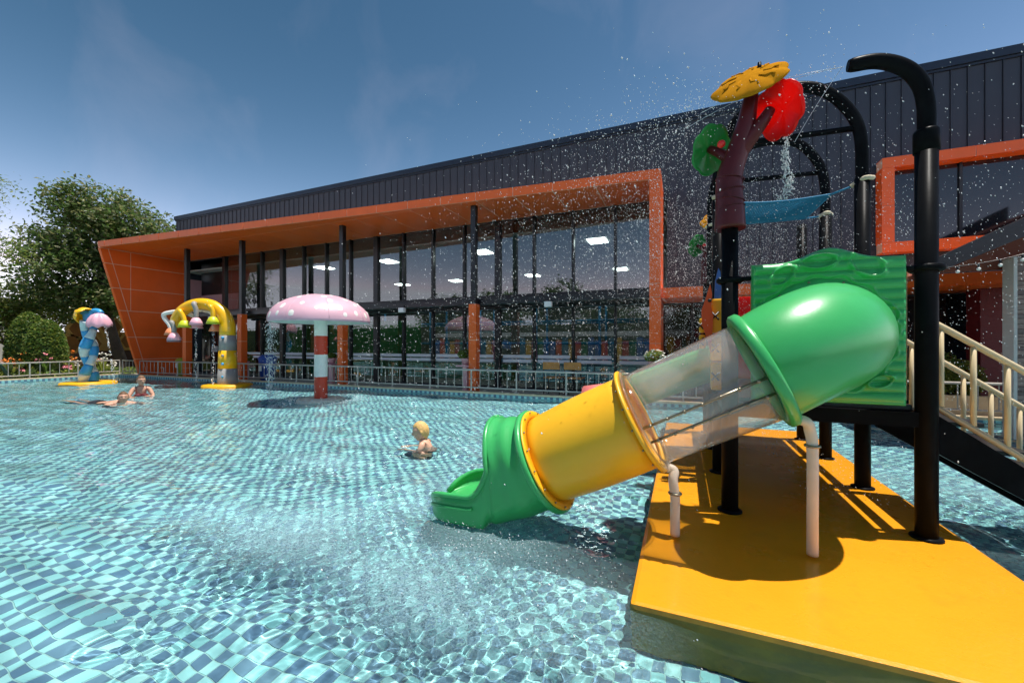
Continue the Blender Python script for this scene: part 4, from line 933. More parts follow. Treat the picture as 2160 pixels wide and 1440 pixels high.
# ------------------------------------------------------------------ people in the water
M_skin = mat('sunlit skin', (.62, .33, .22, 1), .5, .08, 8, sub=.0); M_skin2 = mat('fair skin', (.72, .40, .27, 1), .5, .08, 8)
M_hbr = mat('brown hair', rgb(104, 72, 46), .6, .3, 40, .5, 90); M_hdk = mat('dark blond hair', rgb(116, 84, 56), .6, .3, 40, .5, 90); M_hbl = mat('blond hair', rgb(226, 182, 112), .55, .2, 40, .5, 90)
M_swim = mat('maroon swimwear', rgb(96, 24, 30), .7, .1); M_short = mat('dark swim shorts', rgb(30, 34, 44), .8, .1); M_eye = mat('dark eye', rgb(70, 46, 36), .4, .1); M_lip = mat('lips', rgb(170, 86, 74), .5, .1)
def person(label, loc, yaw, sc, J, E_, head, look, m, hair, hairscale=.4):
    t_ = thing('person', label, 'person', loc); cz, sz = math.cos(yaw), math.sin(yaw)
    def G(p): p = Vector(p)*sc; return Vector((loc[0]+p.x*cz-p.y*sz, loc[1]+p.x*sz+p.y*cz, loc[2]+p.z))
    names = list(J); me = bpy.data.meshes.new('body'); bs_ = BASE[t_.name]
    hv = Vector(head); lk = Vector(look).normalized(); up_ = Vector((0, 0, 1)); up_ = (up_-lk*up_.dot(lk)).normalized(); sd = up_.cross(lk)
    H = lambda f, s_, u: hv+lk*f+sd*s_+up_*u
    names = list(J); idx = {k: i for i, k in enumerate(names)}
    me.from_pydata([G(J[k][0])-bs_ for k in names], [(idx[a], idx[b_]) for a, b_ in E_], [])
    o = bpy.data.objects.new('body', me); COL.objects.link(o)
    md = o.modifiers.new('skin', 'SKIN'); md.use_smooth_shade = True; md.branch_smoothing = .3
    for k, sv in zip(names, me.skin_vertices[0].data): sv.radius = (J[k][1]*sc,)*2; sv.use_root = k == names[0]
    ss = o.modifiers.new('sub', 'SUBSURF'); ss.levels = 2; ss.render_levels = 2
    bm = bmesh.new(); bm.from_object(o, bpy.context.evaluated_depsgraph_get()); bpy.data.objects.remove(o)
    hs_ = 1.08
    def hp(n, k=1.0):
        """point on the head for a unit direction (forward, side, up)"""
        f, s_, u = n; F_, S_, U_ = f*.093, s_*.076, u*.116
        if u < 0: S_ *= 1-.28*(-u)**1.4; F_ *= 1-.1*(-u)
        if f > 0:
            F_ += .024*math.exp(-(s_/.15)**2-((u+.1)/.15)**2)-.009*math.exp(-((abs(s_)-.4)/.17)**2-((u-.1)/.11)**2)+.006*math.exp(-((u-.3)/.12)**2)*f+.006*math.exp(-(s_/.26)**2-((u+.45)/.07)**2)+.012*math.exp(-(s_/.35)**2-((u+.85)/.2)**2)
        S_ += math.copysign(.014*math.exp(-((f+.08)/.14)**2-((u+.02)/.2)**2), s_)
        return G(H(F_*k*hs_, S_*k*hs_, U_*k*hs_))
    hb = bmesh.new(); bmesh.ops.create_icosphere(hb, subdivisions=5, radius=1); m0 = bpy.data.meshes.new('tmp')
    hb0 = [v.co.copy() for v in hb.verts]
    for v in hb.verts: v.co = hp(v.co)-bs_
    for f_ in hb.faces: f_.smooth = True
    hb.to_mesh(m0); hb.free(); bm.from_mesh(m0); bpy.data.meshes.remove(m0)
    me = bpy.data.meshes.new('body'); bm.to_mesh(me); bm.free(); me.materials.append(m)
    for p_ in me.polygons: p_.use_smooth = True
    o = bpy.data.objects.new('body', me); COL.objects.link(o); o.parent = t_
    o.cycles.is_caustics_receiver = True
    bm = bmesh.new(); bmesh.ops.create_icosphere(bm, subdivisions=5, radius=1); dead = []
    for v in bm.verts:
        f, s_, u = v.co; line = .56+.06*noise.noise(Vector((s_*5, 0, 1))) if f > .35 else (.56-.75*(.35-f)/.4 if f > -.05 else -.19-(hairscale)*min(1, (-.05-f)/.3))
        if u < line: dead.append(v); continue
        k = 1.035+.03*min(1, (u-line)/.12)+.022*noise.noise(Vector((f*5, s_*15, u*2)))+.012*noise.noise(v.co*22); v.co = hp(v.co, k)
    bmesh.ops.delete(bm, geom=dead, context='VERTS'); hm = MB(); hm.bm(bm, True); hm.build('hair', hair, t_)
    for s_ in (-1, 1): MB().ball(hp((.9, s_*.4, .1)), .009*sc, 2, (1, 1, .6)).build('eye', M_eye, t_)
    MB().ball(hp((.88, 0, -.46)), .017*sc, 2, (.7, 1, .35)).build('mouth', M_lip, t_)
    return t_, G
def fingers(J, E_, side, wrist, palm, dirv, r=.0095):
    """five separate fingers from the palm"""
    d = Vector(dirv).normalized(); lat = Vector((0, 0, 1)).cross(d).normalized(); p = Vector(palm)
    for k, (o_, ln) in enumerate(((-.032, .062), (-.012, .072), (.01, .07), (.03, .055))):
        J[f'f{side}{k}a'] = (p+lat*o_+d*.03, r); J[f'f{side}{k}b'] = (p+lat*o_*1.15+d*(.03+ln*.55)+Vector((0, 0, -.004)), r*.9); J[f'f{side}{k}c'] = (p+lat*o_*1.2+d*(.03+ln)+Vector((0, 0, -.016)), r*.75)
        E_ += [(palm_name(side), f'f{side}{k}a'), (f'f{side}{k}a', f'f{side}{k}b'), (f'f{side}{k}b', f'f{side}{k}c')]
    sgn = -1 if side == 'l' else 1
    J[f't{side}a'] = (p+lat*sgn*.045-d*.01, r*1.05); J[f't{side}b'] = (p+lat*sgn*.07+d*.03, r*.85); E_ += [(palm_name(side), f't{side}a'), (f't{side}a', f't{side}b')]
def palm_name(s): return 'palm'+s
# woman kneeling, forearms folded on the water
J = dict(pelvis=((0, 0, -.2), .15), waist=((.03, 0, -.06), .12), chest=((.06, 0, .12), .125), neck0=((.07, 0, .235), .06), neck=((.085, 0, .3), .045))
E_ = [('pelvis', 'waist'), ('waist', 'chest'), ('chest', 'neck0'), ('neck0', 'neck')]
for s_, g_ in ((1, 'l'), (-1, 'r')):
    J['sho'+g_] = ((.06, s_*.155, .19), .058); J['elb'+g_] = ((.18, s_*.235, .0), .04); J['wri'+g_] = ((.33, s_*.07, .015), .027); J['palm'+g_] = ((.36, s_*.0+.015*s_, .015), .026)
    J['hip'+g_] = ((.02, s_*.1, -.24), .1); J['kne'+g_] = ((.36, s_*.14, -.28), .06); J['ank'+g_] = ((.0, s_*.16, -.31), .04)
    E_ += [('neck0', 'sho'+g_), ('sho'+g_, 'elb'+g_), ('elb'+g_, 'wri'+g_), ('wri'+g_, 'palm'+g_), ('pelvis', 'hip'+g_), ('hip'+g_, 'kne'+g_), ('kne'+g_, 'ank'+g_)]
    fingers(J, E_, g_, None, J['palm'+g_][0], (.3, -s_, 0))
wo, G = person('woman in maroon swimwear kneeling in the pool with folded arms', (-12.9, 5.95, -.03), math.atan2(-.42, .9), 1.02, J, E_, (.11, 0, .405), (.95, .35, -.12), M_skin, M_hdk, .35)
for s_ in (1, -1): MB().tube(smoothpath([G((-.06, s_*.1, .19)), G((.05, s_*.1, .27)), G((.15, s_*.085, .16)), G((.19, s_*.07, .07))], 6), .008, 8).build('strap', M_swim, wo)
MB().ball(G((.15, .065, .035)), .075, 3, (1, 1, .75)).ball(G((.15, -.065, .035)), .075, 3, (1, 1, .75)).build('swim_top', M_swim, wo)
MB().ball(G((.0, -.035, .45)), .045, 2).build('hair_bun', M_hdk, wo)
# man gliding with his head up
J = dict(pelvis=((-.78, 0, -.1), .13), waist=((-.55, 0, -.075), .125), chest=((-.3, 0, -.07), .135), neck0=((-.14, 0, .0), .07), neck=((-.07, 0, .05), .058))
E_ = [('pelvis', 'waist'), ('waist', 'chest'), ('chest', 'neck0'), ('neck0', 'neck')]
for s_, g_ in ((1, 'l'), (-1, 'r')):
    J['sho'+g_] = ((-.19, s_*.18, -.03), .07); J['elb'+g_] = ((.03, s_*.31, -.07), .045); J['wri'+g_] = ((.26, s_*.22, -.06), .03); J['palm'+g_] = ((.3, s_*.19, -.06), .03)
    J['hip'+g_] = ((-.84, s_*.09, -.11), .1); J['kne'+g_] = ((-1.22, s_*.11, -.13), .062); J['ank'+g_] = ((-1.6, s_*.1, -.1), .042); J['toe'+g_] = ((-1.78, s_*.11, -.12), .03)
    E_ += [('neck0', 'sho'+g_), ('sho'+g_, 'elb'+g_), ('elb'+g_, 'wri'+g_), ('wri'+g_, 'palm'+g_), ('pelvis', 'hip'+g_), ('hip'+g_, 'kne'+g_), ('kne'+g_, 'ank'+g_), ('ank'+g_, 'toe'+g_)]
    fingers(J, E_, g_, None, J['palm'+g_][0], (1, -.3*s_, 0))
mn, G = person('man gliding forward in the pool with only head and shoulders out', (-11.5, 4.98, -.01), .12, 1.05, J, E_, (.0, 0, .125), (.9, -.45, .05), M_skin, M_hbr, .35)
MB().tube([G((-.68, 0, -.09)), G((-.8, 0, -.1)), G((-.95, 0, -.115))], [.145, .16, .15], 20).build('swim_shorts', M_short, mn)
# child crouching
J = dict(pelvis=((-.1, 0, -.2), .1), waist=((-.08, 0, -.08), .09), chest=((-.02, 0, .04), .095), neck0=((.02, 0, .115), .045), neck=((.04, 0, .155), .036))
E_ = [('pelvis', 'waist'), ('waist', 'chest'), ('chest', 'neck0'), ('neck0', 'neck')]
for s_, g_ in ((1, 'l'), (-1, 'r')):
    J['sho'+g_] = ((.0, s_*.105, .08), .042); J['elb'+g_] = ((.06, s_*.15, -.06), .03); J['wri'+g_] = ((.2, s_*.1, -.03), .022); J['palm'+g_] = ((.235, s_*.09, -.03), .02)
    J['hip'+g_] = ((-.08, s_*.07, -.23), .07); J['kne'+g_] = ((.14, s_*.1, -.2), .045); J['ank'+g_] = ((-.06, s_*.1, -.31), .03)
    E_ += [('neck0', 'sho'+g_), ('sho'+g_, 'elb'+g_), ('elb'+g_, 'wri'+g_), ('wri'+g_, 'palm'+g_), ('pelvis', 'hip'+g_), ('hip'+g_, 'kne'+g_), ('kne'+g_, 'ank'+g_)]
    fingers(J, E_, g_, None, J['palm'+g_][0], (1, -.2*s_, 0), .0075)
ch, G = person('blond child crouching in the pool with back turned', (-3.05, 4.36, -.045), math.atan2(-.1, -1)+.25, 1.0, J, E_, (.045, 0, .235), (.95, .2, -.2), M_skin2, M_hbl, .62)
MB().lathe([(.106, -.03), (.112, .0), (.106, .02)], 20, G((-.09, 0, -.14))[:]).build('swim_shorts', M_short, ch)

# ------------------------------------------------------------------ garden at the end of the pool
def tree(name, label, base, tip, lobes, nleaf, size, mats, r0=.2, clump=.28, group=None, limbs=7, seed=1, aspect=.5):
    t_ = thing(name, label, 'tree', base, group); r = np.random.default_rng(seed); rr = random.Random(seed)
    b0 = Vector(base); tp = Vector(tip); pts = [b0, b0.lerp(tp, .33)+Vector((rr.uniform(-.15, .15), rr.uniform(-.15, .15), 0)), b0.lerp(tp, .68)+Vector((rr.uniform(-.2, .2), rr.uniform(-.2, .2), 0)), tp]
    b = MB(); b.tube(smoothpath(pts, 6), lerps([r0*1.25, r0*.85, r0*.6, r0*.25], 6), 12)
    for k in range(limbs):
        q = lobes[k % len(lobes)]; s_ = b0.lerp(tp, rr.uniform(.4, .9)); e = Vector((q[0]+rr.uniform(-.5, .5)*q[3], q[1]+rr.uniform(-.5, .5)*q[4], q[2]+rr.uniform(-.3, .5)*q[5]))
        md_ = s_.lerp(e, .5)+Vector((0, 0, -.1)); b.tube(smoothpath([s_, md_, e], 5), lerps([r0*.42, r0*.26, r0*.07], 5), 8)
    b.build('trunk', M_bark, t_, fix=False)
    vol = np.array([q[3]*q[4]*q[5] for q in lobes])**.75; vol = vol/vol.sum(); P_ = []
    for q, f in zip(lobes, vol):
        n_ = int(nleaf*f); per = 42; nc = max(3, n_//per)
        c = blobpts(q[:3], q[3:6], nc, int(r.integers(1e6)), .45)
        p = np.repeat(c, per, 0)+r.normal(size=(nc*per, 3))*np.array([clump, clump, clump*.6]); P_.append(p)
    leaf_obj('crown', np.concatenate(P_), size, mats, t_, seed, aspect)
    return t_
tree('shade_tree', 'big rounded dark green tree with dark leaning trunk behind the slanted orange wall', (-24.6, 10.7, .0), (-25.6, 10.2, 6.0),
     [(-25.9, 9.6, 6.4, 1.7, 1.7, 1.6), (-24.9, 11.2, 6.5, 1.8, 1.8, 1.5), (-26.3, 9.0, 5.6, 1.2, 1.2, 1.2), (-25.4, 10.2, 7.6, 1.5, 1.6, 1.2), (-25.8, 9.2, 4.6, 1.6, 1.7, 1.3), (-24.9, 11.6, 5.2, 1.5, 1.5, 1.2), (-25.5, 9.1, 8.1, .7, .7, .5), (-25.9, 9.6, 3.4, 1.2, 1.3, .9), (-24.6, 12.2, 6.6, 1.0, 1.2, 1.0), (-25.2, 10.4, 3.6, 1.3, 1.3, .9)],
     30000, .2, [M_leafd, M_leafo, M_leafd, M_leaf], .2, .3, seed=4, limbs=10)
tree('feathery_tree', 'light green feathery tree whose thin branches hang beside the big tree', (-22.8, 4.6, 0), (-23.0, 5.2, 5.6),
     [(-23.1, 6.35, 4.7, .75, .75, .6), (-23.0, 6.05, 6.9, .6, .6, .4), (-23.0, 5.2, 6.0, 1.0, 1.0, .9), (-23.2, 5.6, 4.4, .8, .8, .6)], 5200, .13, [M_leafy, M_leaf], .13, .3, seed=9, aspect=.3)
for k, (x, y, z, s_, lab) in enumerate(((-28.5, 8.1, 3.0, 1.8, 'yellowish broad shrubby tree in front of the pastel wall'), (-27.8, 6.4, 2.7, 1.6, 'low bushy tree at the garden edge beside the pastel wall'), (-29.5, 11.0, 3.2, 1.7, 'olive green tree standing behind the big rounded tree'))):
    tree('garden_tree', lab, (x, y, 0), (x, y, z), [(x, y, z+.3, s_*.9, s_*.9, s_*.7), (x+.6, y+.8, z-.2, s_*.7, s_*.7, s_*.6), (x-.3, y-1.0, z, s_*.7, s_*.7, s_*.6)], 6500, .17, [M_leafo, M_leafy, M_leaf], .13, .3, 'garden trees', 6, 20+k)
for x, y, rad, z1, lab in ((-22.9, 7.55, .62, 2.3, 'clipped dome shrub standing in front of its taller twin'), (-23.7, 7.35, .66, 2.6, 'taller clipped dome shrub just behind the other dome')):
    t_ = thing('topiary_shrub', lab, 'shrub', (x, y, 0), 'clipped dome shrubs'); MB().tube([(x, y, 0), (x+.03, y, .8)], .06, 8).build('stem', M_bark, t_)
    r = np.random.default_rng(int(rad*100)); n_ = 6000; a = r.uniform(0, 2*PI, n_); h = r.random(n_)**.8; q = np.sqrt(np.clip(1-h**2.4, 0, 1))*(.86+.14*r.random(n_)); 
    leaf_obj('foliage', np.stack([x+rad*q*np.cos(a), y+rad*q*np.sin(a), .55+(z1-.55)*h*(.9+.1*r.random(n_))], 1), .1, [M_leafy, M_leaf, M_leaf], t_, 3)
    bm_ = MB().ball((x, y, .9), rad*.8, 3, (1, 1, (z1-.6)/rad/1.15)); bm_.build('core', M_leafd, t_)
# flower bed: plants one can tell apart, and ground cover
def plant(x, y, h, n_, m_, lab, fl=None, wid=.05, seed=0):
    t_ = thing('garden_plant', lab, 'plant', (x, y, .02), 'plants in the flower bed'); rr = random.Random(seed); b = MB()
    for k in range(n_):
        a = rr.uniform(0, 6.28); l_ = h*rr.uniform(.6, 1.1); sp = rr.uniform(.15, .6); d = Vector((math.cos(a), math.sin(a), 0)); s_ = Vector((-d.y, d.x, 0)); b0 = Vector((x, y, .0)); secs = []
        for q in np.linspace(0, 1, 6):
            c = b0+d*l_*sp*q**1.4+Vector((0, 0, l_*(q-.35*q*q*sp*1.5))); w_ = wid*l_/h*math.sin(PI*(.12+.86*q))*1.2; secs.append([c-s_*w_+Vector((0, 0, w_*.3)), c, c+s_*w_+Vector((0, 0, w_*.3))])
        b.loft(secs)
    b.build('leaf_blades', m_, t_, fix=False)
    if fl:
        pts = np.array([(x+rr.uniform(-.3, .3)*h, y+rr.uniform(-.3, .3)*h, h*rr.uniform(.75, 1.1)) for _ in range(7)]); pts = np.repeat(pts, 7, 0)+np.random.default_rng(seed).normal(size=(49, 3))*.025
        leaf_obj('flowers', pts, .075, fl, t_, seed, 1)
kinds = [(M_leaf, .03, 22, M_fly, 'leafy green plant with yellow flowers in the bed behind the railing'), (M_leafy, .05, 14, M_flo, 'broad leaved plant with orange flowers in the bed behind the railing'), (M_leaf, .02, 34, M_flp, 'low plant with pink flowers in the bed behind the railing'), (M_leafd, .06, 12, None, 'dark broad leaved plant in the bed behind the railing'), (M_leafy, .02, 40, M_flw, 'pale grassy plant with white flowers in the bed behind the railing')]
rs = random.Random(11)
for k in range(34):
    y = 4.4+k*.15+rs.uniform(-.1, .1); x = -22.1-rs.random()*1.5; q = kinds[rs.randrange(5)]; plant(x, y, rs.uniform(.45, .95), q[2], q[0], q[4], q[3], q[1], k)
for k, (x, y, h) in enumerate(((-23.3, 5.3, 1.9), (-24.0, 6.0, 2.3), (-22.9, 4.8, 1.6))): plant(x, y, h, 11, M_leafy, 'large banana like plant with long arching leaves by the dome shrubs', None, .14, 50+k)
r = np.random.default_rng(8); n_ = 9000; pts = np.stack([r.uniform(-25.5, -21.75, n_), r.uniform(3.0, 10.4, n_), r.random(n_)**2*.32], 1)
gc = None
V_, F_ = leaves(pts, .12, .5, 5); me = quadmesh('ground_cover', V_, F_)
for q in (M_leaf, M_leafy, M_leafd): me.materials.append(q)
me.polygons.foreach_set('material_index', r.integers(0, 3, len(F_)).astype(np.int32)); gc = bpy.data.objects.new('ground_cover', me); COL.objects.link(gc); tag(gc, kind='stuff')
M_rock = mat('pinkish boulder', rgb(150, 124, 112), .9, .25, 5, .6, 14)
for k, (x, y, s_, lab) in enumerate(((-22.7, 5.95, .42, 'rounded pinkish boulder in the flower bed'), (-23.1, 8.9, .3, 'small grey pink boulder under the big tree'))):
    bm = bmesh.new(); bmesh.ops.create_icosphere(bm, subdivisions=4, radius=s_)
    for v in bm.verts: v.co = v.co*(1+.25*noise.noise(v.co*3+Vector((k, 0, 0)))+.06*noise.noise(v.co*12)); v.co.z *= .75
    b = MB(); b.bm(bm, True); b.v = [(vx+x, vy+y, vz+.55) for vx, vy, vz in b.v]; tag(b.build('boulder', M_rock, origin=(x, y, .2)), lab, 'rock')
# honeycomb hut
hut = thing('honeycomb_hut', 'tan honeycomb fronted hut with brown hexagons under the big tree', 'hut', (-28.0, 12.0, 0))
M_tan = mat('tan render', rgb(214, 170, 92), .7, .1, dirt=.2); M_brn = mat('honey brown panel', rgb(150, 96, 34), .6, .2); M_dkbr = mat('dark brown base', rgb(88, 58, 44), .7, .15)
MB().box(-29.5, -26.4, 10.2, 14.6, 0, 1.0).build('base', M_dkbr, hut); MB().box(-29.4, -26.5, 10.3, 14.5, 1.0, 1.95).build('wall', M_tan, hut)
for k, (y, z) in enumerate(((9.4, 1.35), (10.15, 1.35), (10.9, 2.2), (11.7, 1.5), (12.5, 2.2), (13.3, 1.5), (9.8, 2.05))):
    hx = lambda r_: [(y+r_*math.cos(a), z+r_*math.sin(a)) for a in np.arange(6)*PI/3]
    h_ = MB().prism(hx(.52), 'x', -26.45, -26.3).build('hexagon', M_tan, hut); MB().prism(hx(.4), 'x', -26.299, -26.27).build('hexagon_panel', M_brn, h_)
pb = thing('pastel_house', 'pastel striped house with tall blue shutters beyond the garden', 'house', (-33, 6, 0))
for k, (y0, y1, c) in enumerate(((1.0, 4.2, (214, 212, 206)), (4.2, 6.4, (206, 204, 202)), (6.4, 7.6, (206, 164, 160)), (7.6, 10.5, (196, 192, 186)))): MB().box(-34, -33, y0+.005, y1-.005, 0, 3.6).build('wall_section', mat('pastel %d' % k, rgb(*c), .8, .08, dirt=.2), pb)
for y in (4.9, 5.6, 8.3): s_ = MB().box(-32.99, -32.93, y-.25, y+.25, .8, 3.1, bev=.01).build('shutter', M_bluepl, pb); MB().box(-32.929, -32.915, y-.18, y+.18, .9, 3.0).build('shutter_panel', M_grey, s_)
MB().prism([(.7, 3.6), (10.8, 3.6), (10.8, 3.75), (.7, 3.75)], 'x', -34.2, -32.7).build('roof', mat('grey roof edge', rgb(180, 160, 140), .8), pb)
gp_ = thing('leaning_pole', 'dark green steel pole leaning beside the railing end', 'pole', (-20.9, 4.6, .1)); MB().tube([(-21.75, 6.35, .05), (-22.3, 5.55, 1.9)], .05, 10).build('shaft', mat('dark green paint', rgb(30, 70, 56), .5), gp_); MB().ball((-22.3, 5.55, 1.93), .06, 2).build('cap', M_blk, gp_)
fg = thing('garden_gnome_post', 'small pale post with teal cap among the flowers', 'garden post', (-23.2, 6.2, 0)); MB().lathe([(.14, 0), (.14, .85), (.1, .95)], 16, (-23.2, 6.2, .1)).build('shaft', M_rock, fg); MB().lathe([(.16, .95), (.2, 1.0), (.18, 1.2), (0, 1.26)], 16, (-23.2, 6.2, .1)).build('cap', mat('teal cap', rgb(80, 150, 160), .5), fg)

# ------------------------------------------------------------------ pavilion, lights and shrub beyond the stairs
M_stone = mat('ledge stone', rgb(150, 128, 118), .9, .25, 8, .5, 30); M_stone2 = mat('dark ledge stone', rgb(122, 104, 98), .9, .25, 8, .5, 30); M_edge = mat('pale stone edging', rgb(196, 190, 184), .7, .1)
pv = thing('stone_pavilion', 'stone pillared pavilion with dark sloping roof and brown soffit', 'pavilion', (4.6, 7.6, 0))
MB().box(4.075, 6.2, 7.57, 7.7, .05, 2.47).build('pillar_core', M_stone2, pv)
rs = random.Random(4); z = .05
while z < 2.44:
    h = rs.uniform(.035, .075); x = 4.07
    while x < 6.2:
        l_ = rs.uniform(.14, .4); MB().box(x+.003, min(6.2, x+l_)-.003, 7.5+rs.uniform(0, .025), 7.569, z+.003, min(2.46, z+h)-.003).build('ledge_stone', rs.choice((M_stone, M_stone, M_stone2)), pv, fix=False); x += l_
    z += h
MB().box(4.03, 4.068, 7.49, 7.7, .05, 2.46, bev=.008).build('edging', M_edge, pv)
MB().prism([(2.95, 2.22), (3.05, 2.22), (7.5, 4.35), (7.5, 4.75), (2.95, 2.36)], 'y', 7.2, 7.36).build('roof_edge', M_blk, pv)
MB().prism([(3.06, 2.222), (7.5, 4.34), (7.5, 4.42), (3.06, 2.30)], 'y', 7.361, 9.0).build('roof', mat('brown soffit board', rgb(128, 66, 40), .7, .15), pv)
MB().prism([(3.3, 2.335), (4.0, 2.335), (7.5, 2.46), (7.5, 4.3), (3.34, 2.35)], 'y', 7.75, 7.8).build('gable_board', mat('brown gable board', rgb(118, 60, 40), .7, .15), pv)
M_bulb = mat('frosted bulb', rgb(240, 236, 226), .3, .03)
sgl = thing('string_lights', 'string of frosted bulbs hanging under the pavilion roof', 'string lights', (3.6, 7.1, 2.2))
cw_ = [Vector((3.0+k*.1, 7.1, 2.27+.014*k+.045*((k-5)/5)**2)) for k in range(14)]; MB().tube(cw_, .005, 6).build('cable', M_blk, sgl)
for k in range(1, 13, 2): MB().tube([cw_[k], cw_[k]-Vector((0, 0, .05))], .011, 8).build('socket', M_blk, sgl); MB().ball(cw_[k]-Vector((0, 0, .07)), .022, 2).build('bulb', M_bulb, sgl)
t_ = thing('garden_shrub', 'yellow green feathery shrub behind the cream stair railing', 'shrub', (4.35, 9.75, .05)); MB().tube([(4.35, 9.75, .05), (4.35, 9.75, .5)], .04, 8).build('stem', M_bark, t_)
leaf_obj('foliage', np.concatenate([blobpts((4.2, 9.75, .8), (.4, .35, .42), 2200, 5), blobpts((4.6, 9.75, .7), (.3, .3, .35), 1200, 6)]), .075, [M_leafy, M_leafy, M_leaf], t_, aspect=.3)
bw = tag(MB().box(3.9, 5.2, 9.5, 9.62, .05, .42, bev=.01).build('low_wall', M_cope, origin=(4.5, 9.56, .05)), 'low cream wall behind the railing by the feathery shrub', 'wall')

# ------------------------------------------------------------------ behind the viewer: what the glass front mirrors
for k, (x, y, h, lab) in enumerate(((-15, -11, 6.5, 'broad tree at the near end of the pool, mirrored in the glass'), (-9.5, -12, 7.5, 'tall tree on the near bank, mirrored in the glass'), (-5, -10.5, 5.2, 'smaller tree on the near bank, mirrored in the glass'), (-21, -12, 6.5, 'leafy tree by the near corner of the pool'), (1.5, -13, 5.0, 'round tree on the near bank behind the coloured fence'), (8, -12, 5.5, 'dark tree at the far end of the coloured fence'))):
    tree('bank_tree', lab, (x, y, 0), (x, y, h*.75), [(x, y, h*.7, 2.0, 1.8, 1.5), (x-1.2, y, h*.55, 1.5, 1.4, 1.2), (x+1.3, y, h*.6, 1.5, 1.4, 1.1)], 5000, .3, [M_leafd, M_leaf], .18, .35, 'trees on the near bank', 6, 40+k)
hd = thing('added_hedge', 'tall dense dark leaf screen added out of view to darken the glass reflections', 'added_hedge', (-5, -9.8, 0)); rh = np.random.default_rng(77); n_ = 16000  # unseen greenery added to close the bright gap mirrored in the lower panes
MB().box(-48, 14, -10.3, -9.6, 0, 2.9).build('core', M_leafd, hd); leaf_obj('foliage', np.stack([rh.uniform(-48, 14.2, n_), rh.uniform(-10.6, -9.3, n_), 3.2*rh.random(n_)], 1), .26, [M_leafd, M_leaf], hd, 7)
fc_ = thing('coloured_fence', 'fence of coloured upright boards along the near bank of the pool', 'fence', (-5, -8.6, 0))
cols = [M_bluepl, M_green, M_redb, M_yarch, M_blue, M_orpl]
for k in range(60): MB().box(-20+k*.5, -20+k*.5+.44, -8.65, -8.6, 0, 1.7+.15*math.sin(k*1.7), bev=.01).build('board', cols[(k*5+k//7) % 6], fc_)
MB().box(-20, 10, -8.7, -8.655, 1.95, 2.3).build('top_beam', M_wht, fc_)
# ------------------------------------------------------------------ spray in the air
M_drop = bpy.data.materials.new('sunlit water drop'); M_drop.use_nodes = True; b_ = M_drop.node_tree.nodes['Principled BSDF']
b_.inputs['Base Color'].default_value = (.92, .94, .95, 1); b_.inputs['Roughness'].default_value = .15; b_.inputs['Transmission Weight'].default_value = .25; b_.inputs['IOR'].default_value = 1.33; b_.inputs['Subsurface Weight'].default_value = 0
OCT = np.array([[1, 0, 0], [-1, 0, 0], [0, 1, 0], [0, -1, 0], [0, 0, 1], [0, 0, -1]], float)
OF = np.array([[0, 2, 4], [2, 1, 4], [1, 3, 4], [3, 0, 4], [2, 0, 5], [1, 2, 5], [3, 1, 5], [0, 3, 5]])
def drops(name, pts, rad, label=None, stretch=1.0, seed=0):
    r = np.random.default_rng(seed); n_ = len(pts); rad = rad*r.lognormal(0, .35, n_)
    st = np.stack([np.ones(n_), np.ones(n_), r.uniform(1, stretch, n_)], 1); V = pts[:, None, :]+OCT[None]*rad[:, None, None]*st[:, None, :]
    # lean every drop a little along its flight
    lean = r.normal(-.35, .25, n_); V[:, 4, 0] += lean*rad; V[:, 5, 0] -= lean*rad
    me = quadmesh(name, V.reshape(-1, 3), (OF[None]+6*np.arange(n_)[:, None, None]).reshape(-1, 3), True); me.materials.append(M_drop)
    o = bpy.data.objects.new(name, me); COL.objects.link(o); tag(o, kind='stuff'); return o
r = np.random.default_rng(21)
def inside(p): return (p[:, 2] > .06)
# fine mist blown about the tower
n_ = 17000; p = np.stack([r.normal(.5, .8, n_), r.normal(5.6, .8, n_), r.normal(2.35, .62, n_)], 1); drops('water_spray', p[inside(p)], .0026, stretch=1.6, seed=1)
# jets thrown from the leaves and canes, falling towards the pool
n_ = 9000; t = r.random(n_)**.75; sx = r.choice([.15, .5, 1.05], n_); x = sx-r.uniform(.3, 1.6, n_)*t*3.2; y = 3.6+r.normal(0, .35, n_)*(.4+t)+t*r.uniform(-1.2, 3.6, n_); z = 3.2+.35*t-3.3*t*t+r.normal(0, .3, n_)*(.3+t)
p = np.stack([x, y, z], 1); drops('water_spray', p[inside(p)], .0028, stretch=1.8, seed=2)
# drops on the other side of the tower
n_ = 2200; p = np.stack([r.uniform(1.5, 4.2, n_), r.uniform(3.2, 7, n_), r.uniform(.4, 3.4, n_)], 1); p = p[(p[:, 2] < 1.2+.62*p[:, 1])]; drops('water_spray', p, .003, stretch=2.2, seed=3)
# sparse far drops over the pool
n_ = 900; p = np.stack([r.uniform(-8, -.5, n_), r.uniform(4.5, 8.5, n_), r.uniform(.3, 4.2, n_)], 1); p = p[p[:, 2] < 4.6+.32*p[:, 0]]; drops('water_spray', p, .005, stretch=1.5, seed=4)
# splash marks leaping off the churned water and the platform
n_ = 1100; p = np.stack([r.normal(-1.0, .55, n_), r.normal(2.45, .3, n_), .012+r.random(n_)**3*.05], 1); p = p[~((p[:, 0] > -.3) & (p[:, 1] > 2))]; drops('water_splash', p, .0027, seed=5)
n_ = 500; p = np.stack([r.uniform(.9, 1.66, n_), r.uniform(4.0, 6.8, n_), .05+r.random(n_)**3*.06], 1); drops('water_splash', p, .003, seed=6)
n_ = 800; p = np.stack([r.uniform(1.8, 3.4, n_), r.uniform(3.6, 6.8, n_), .012+r.random(n_)**3*.05], 1); drops('water_splash', p, .0036, seed=7)
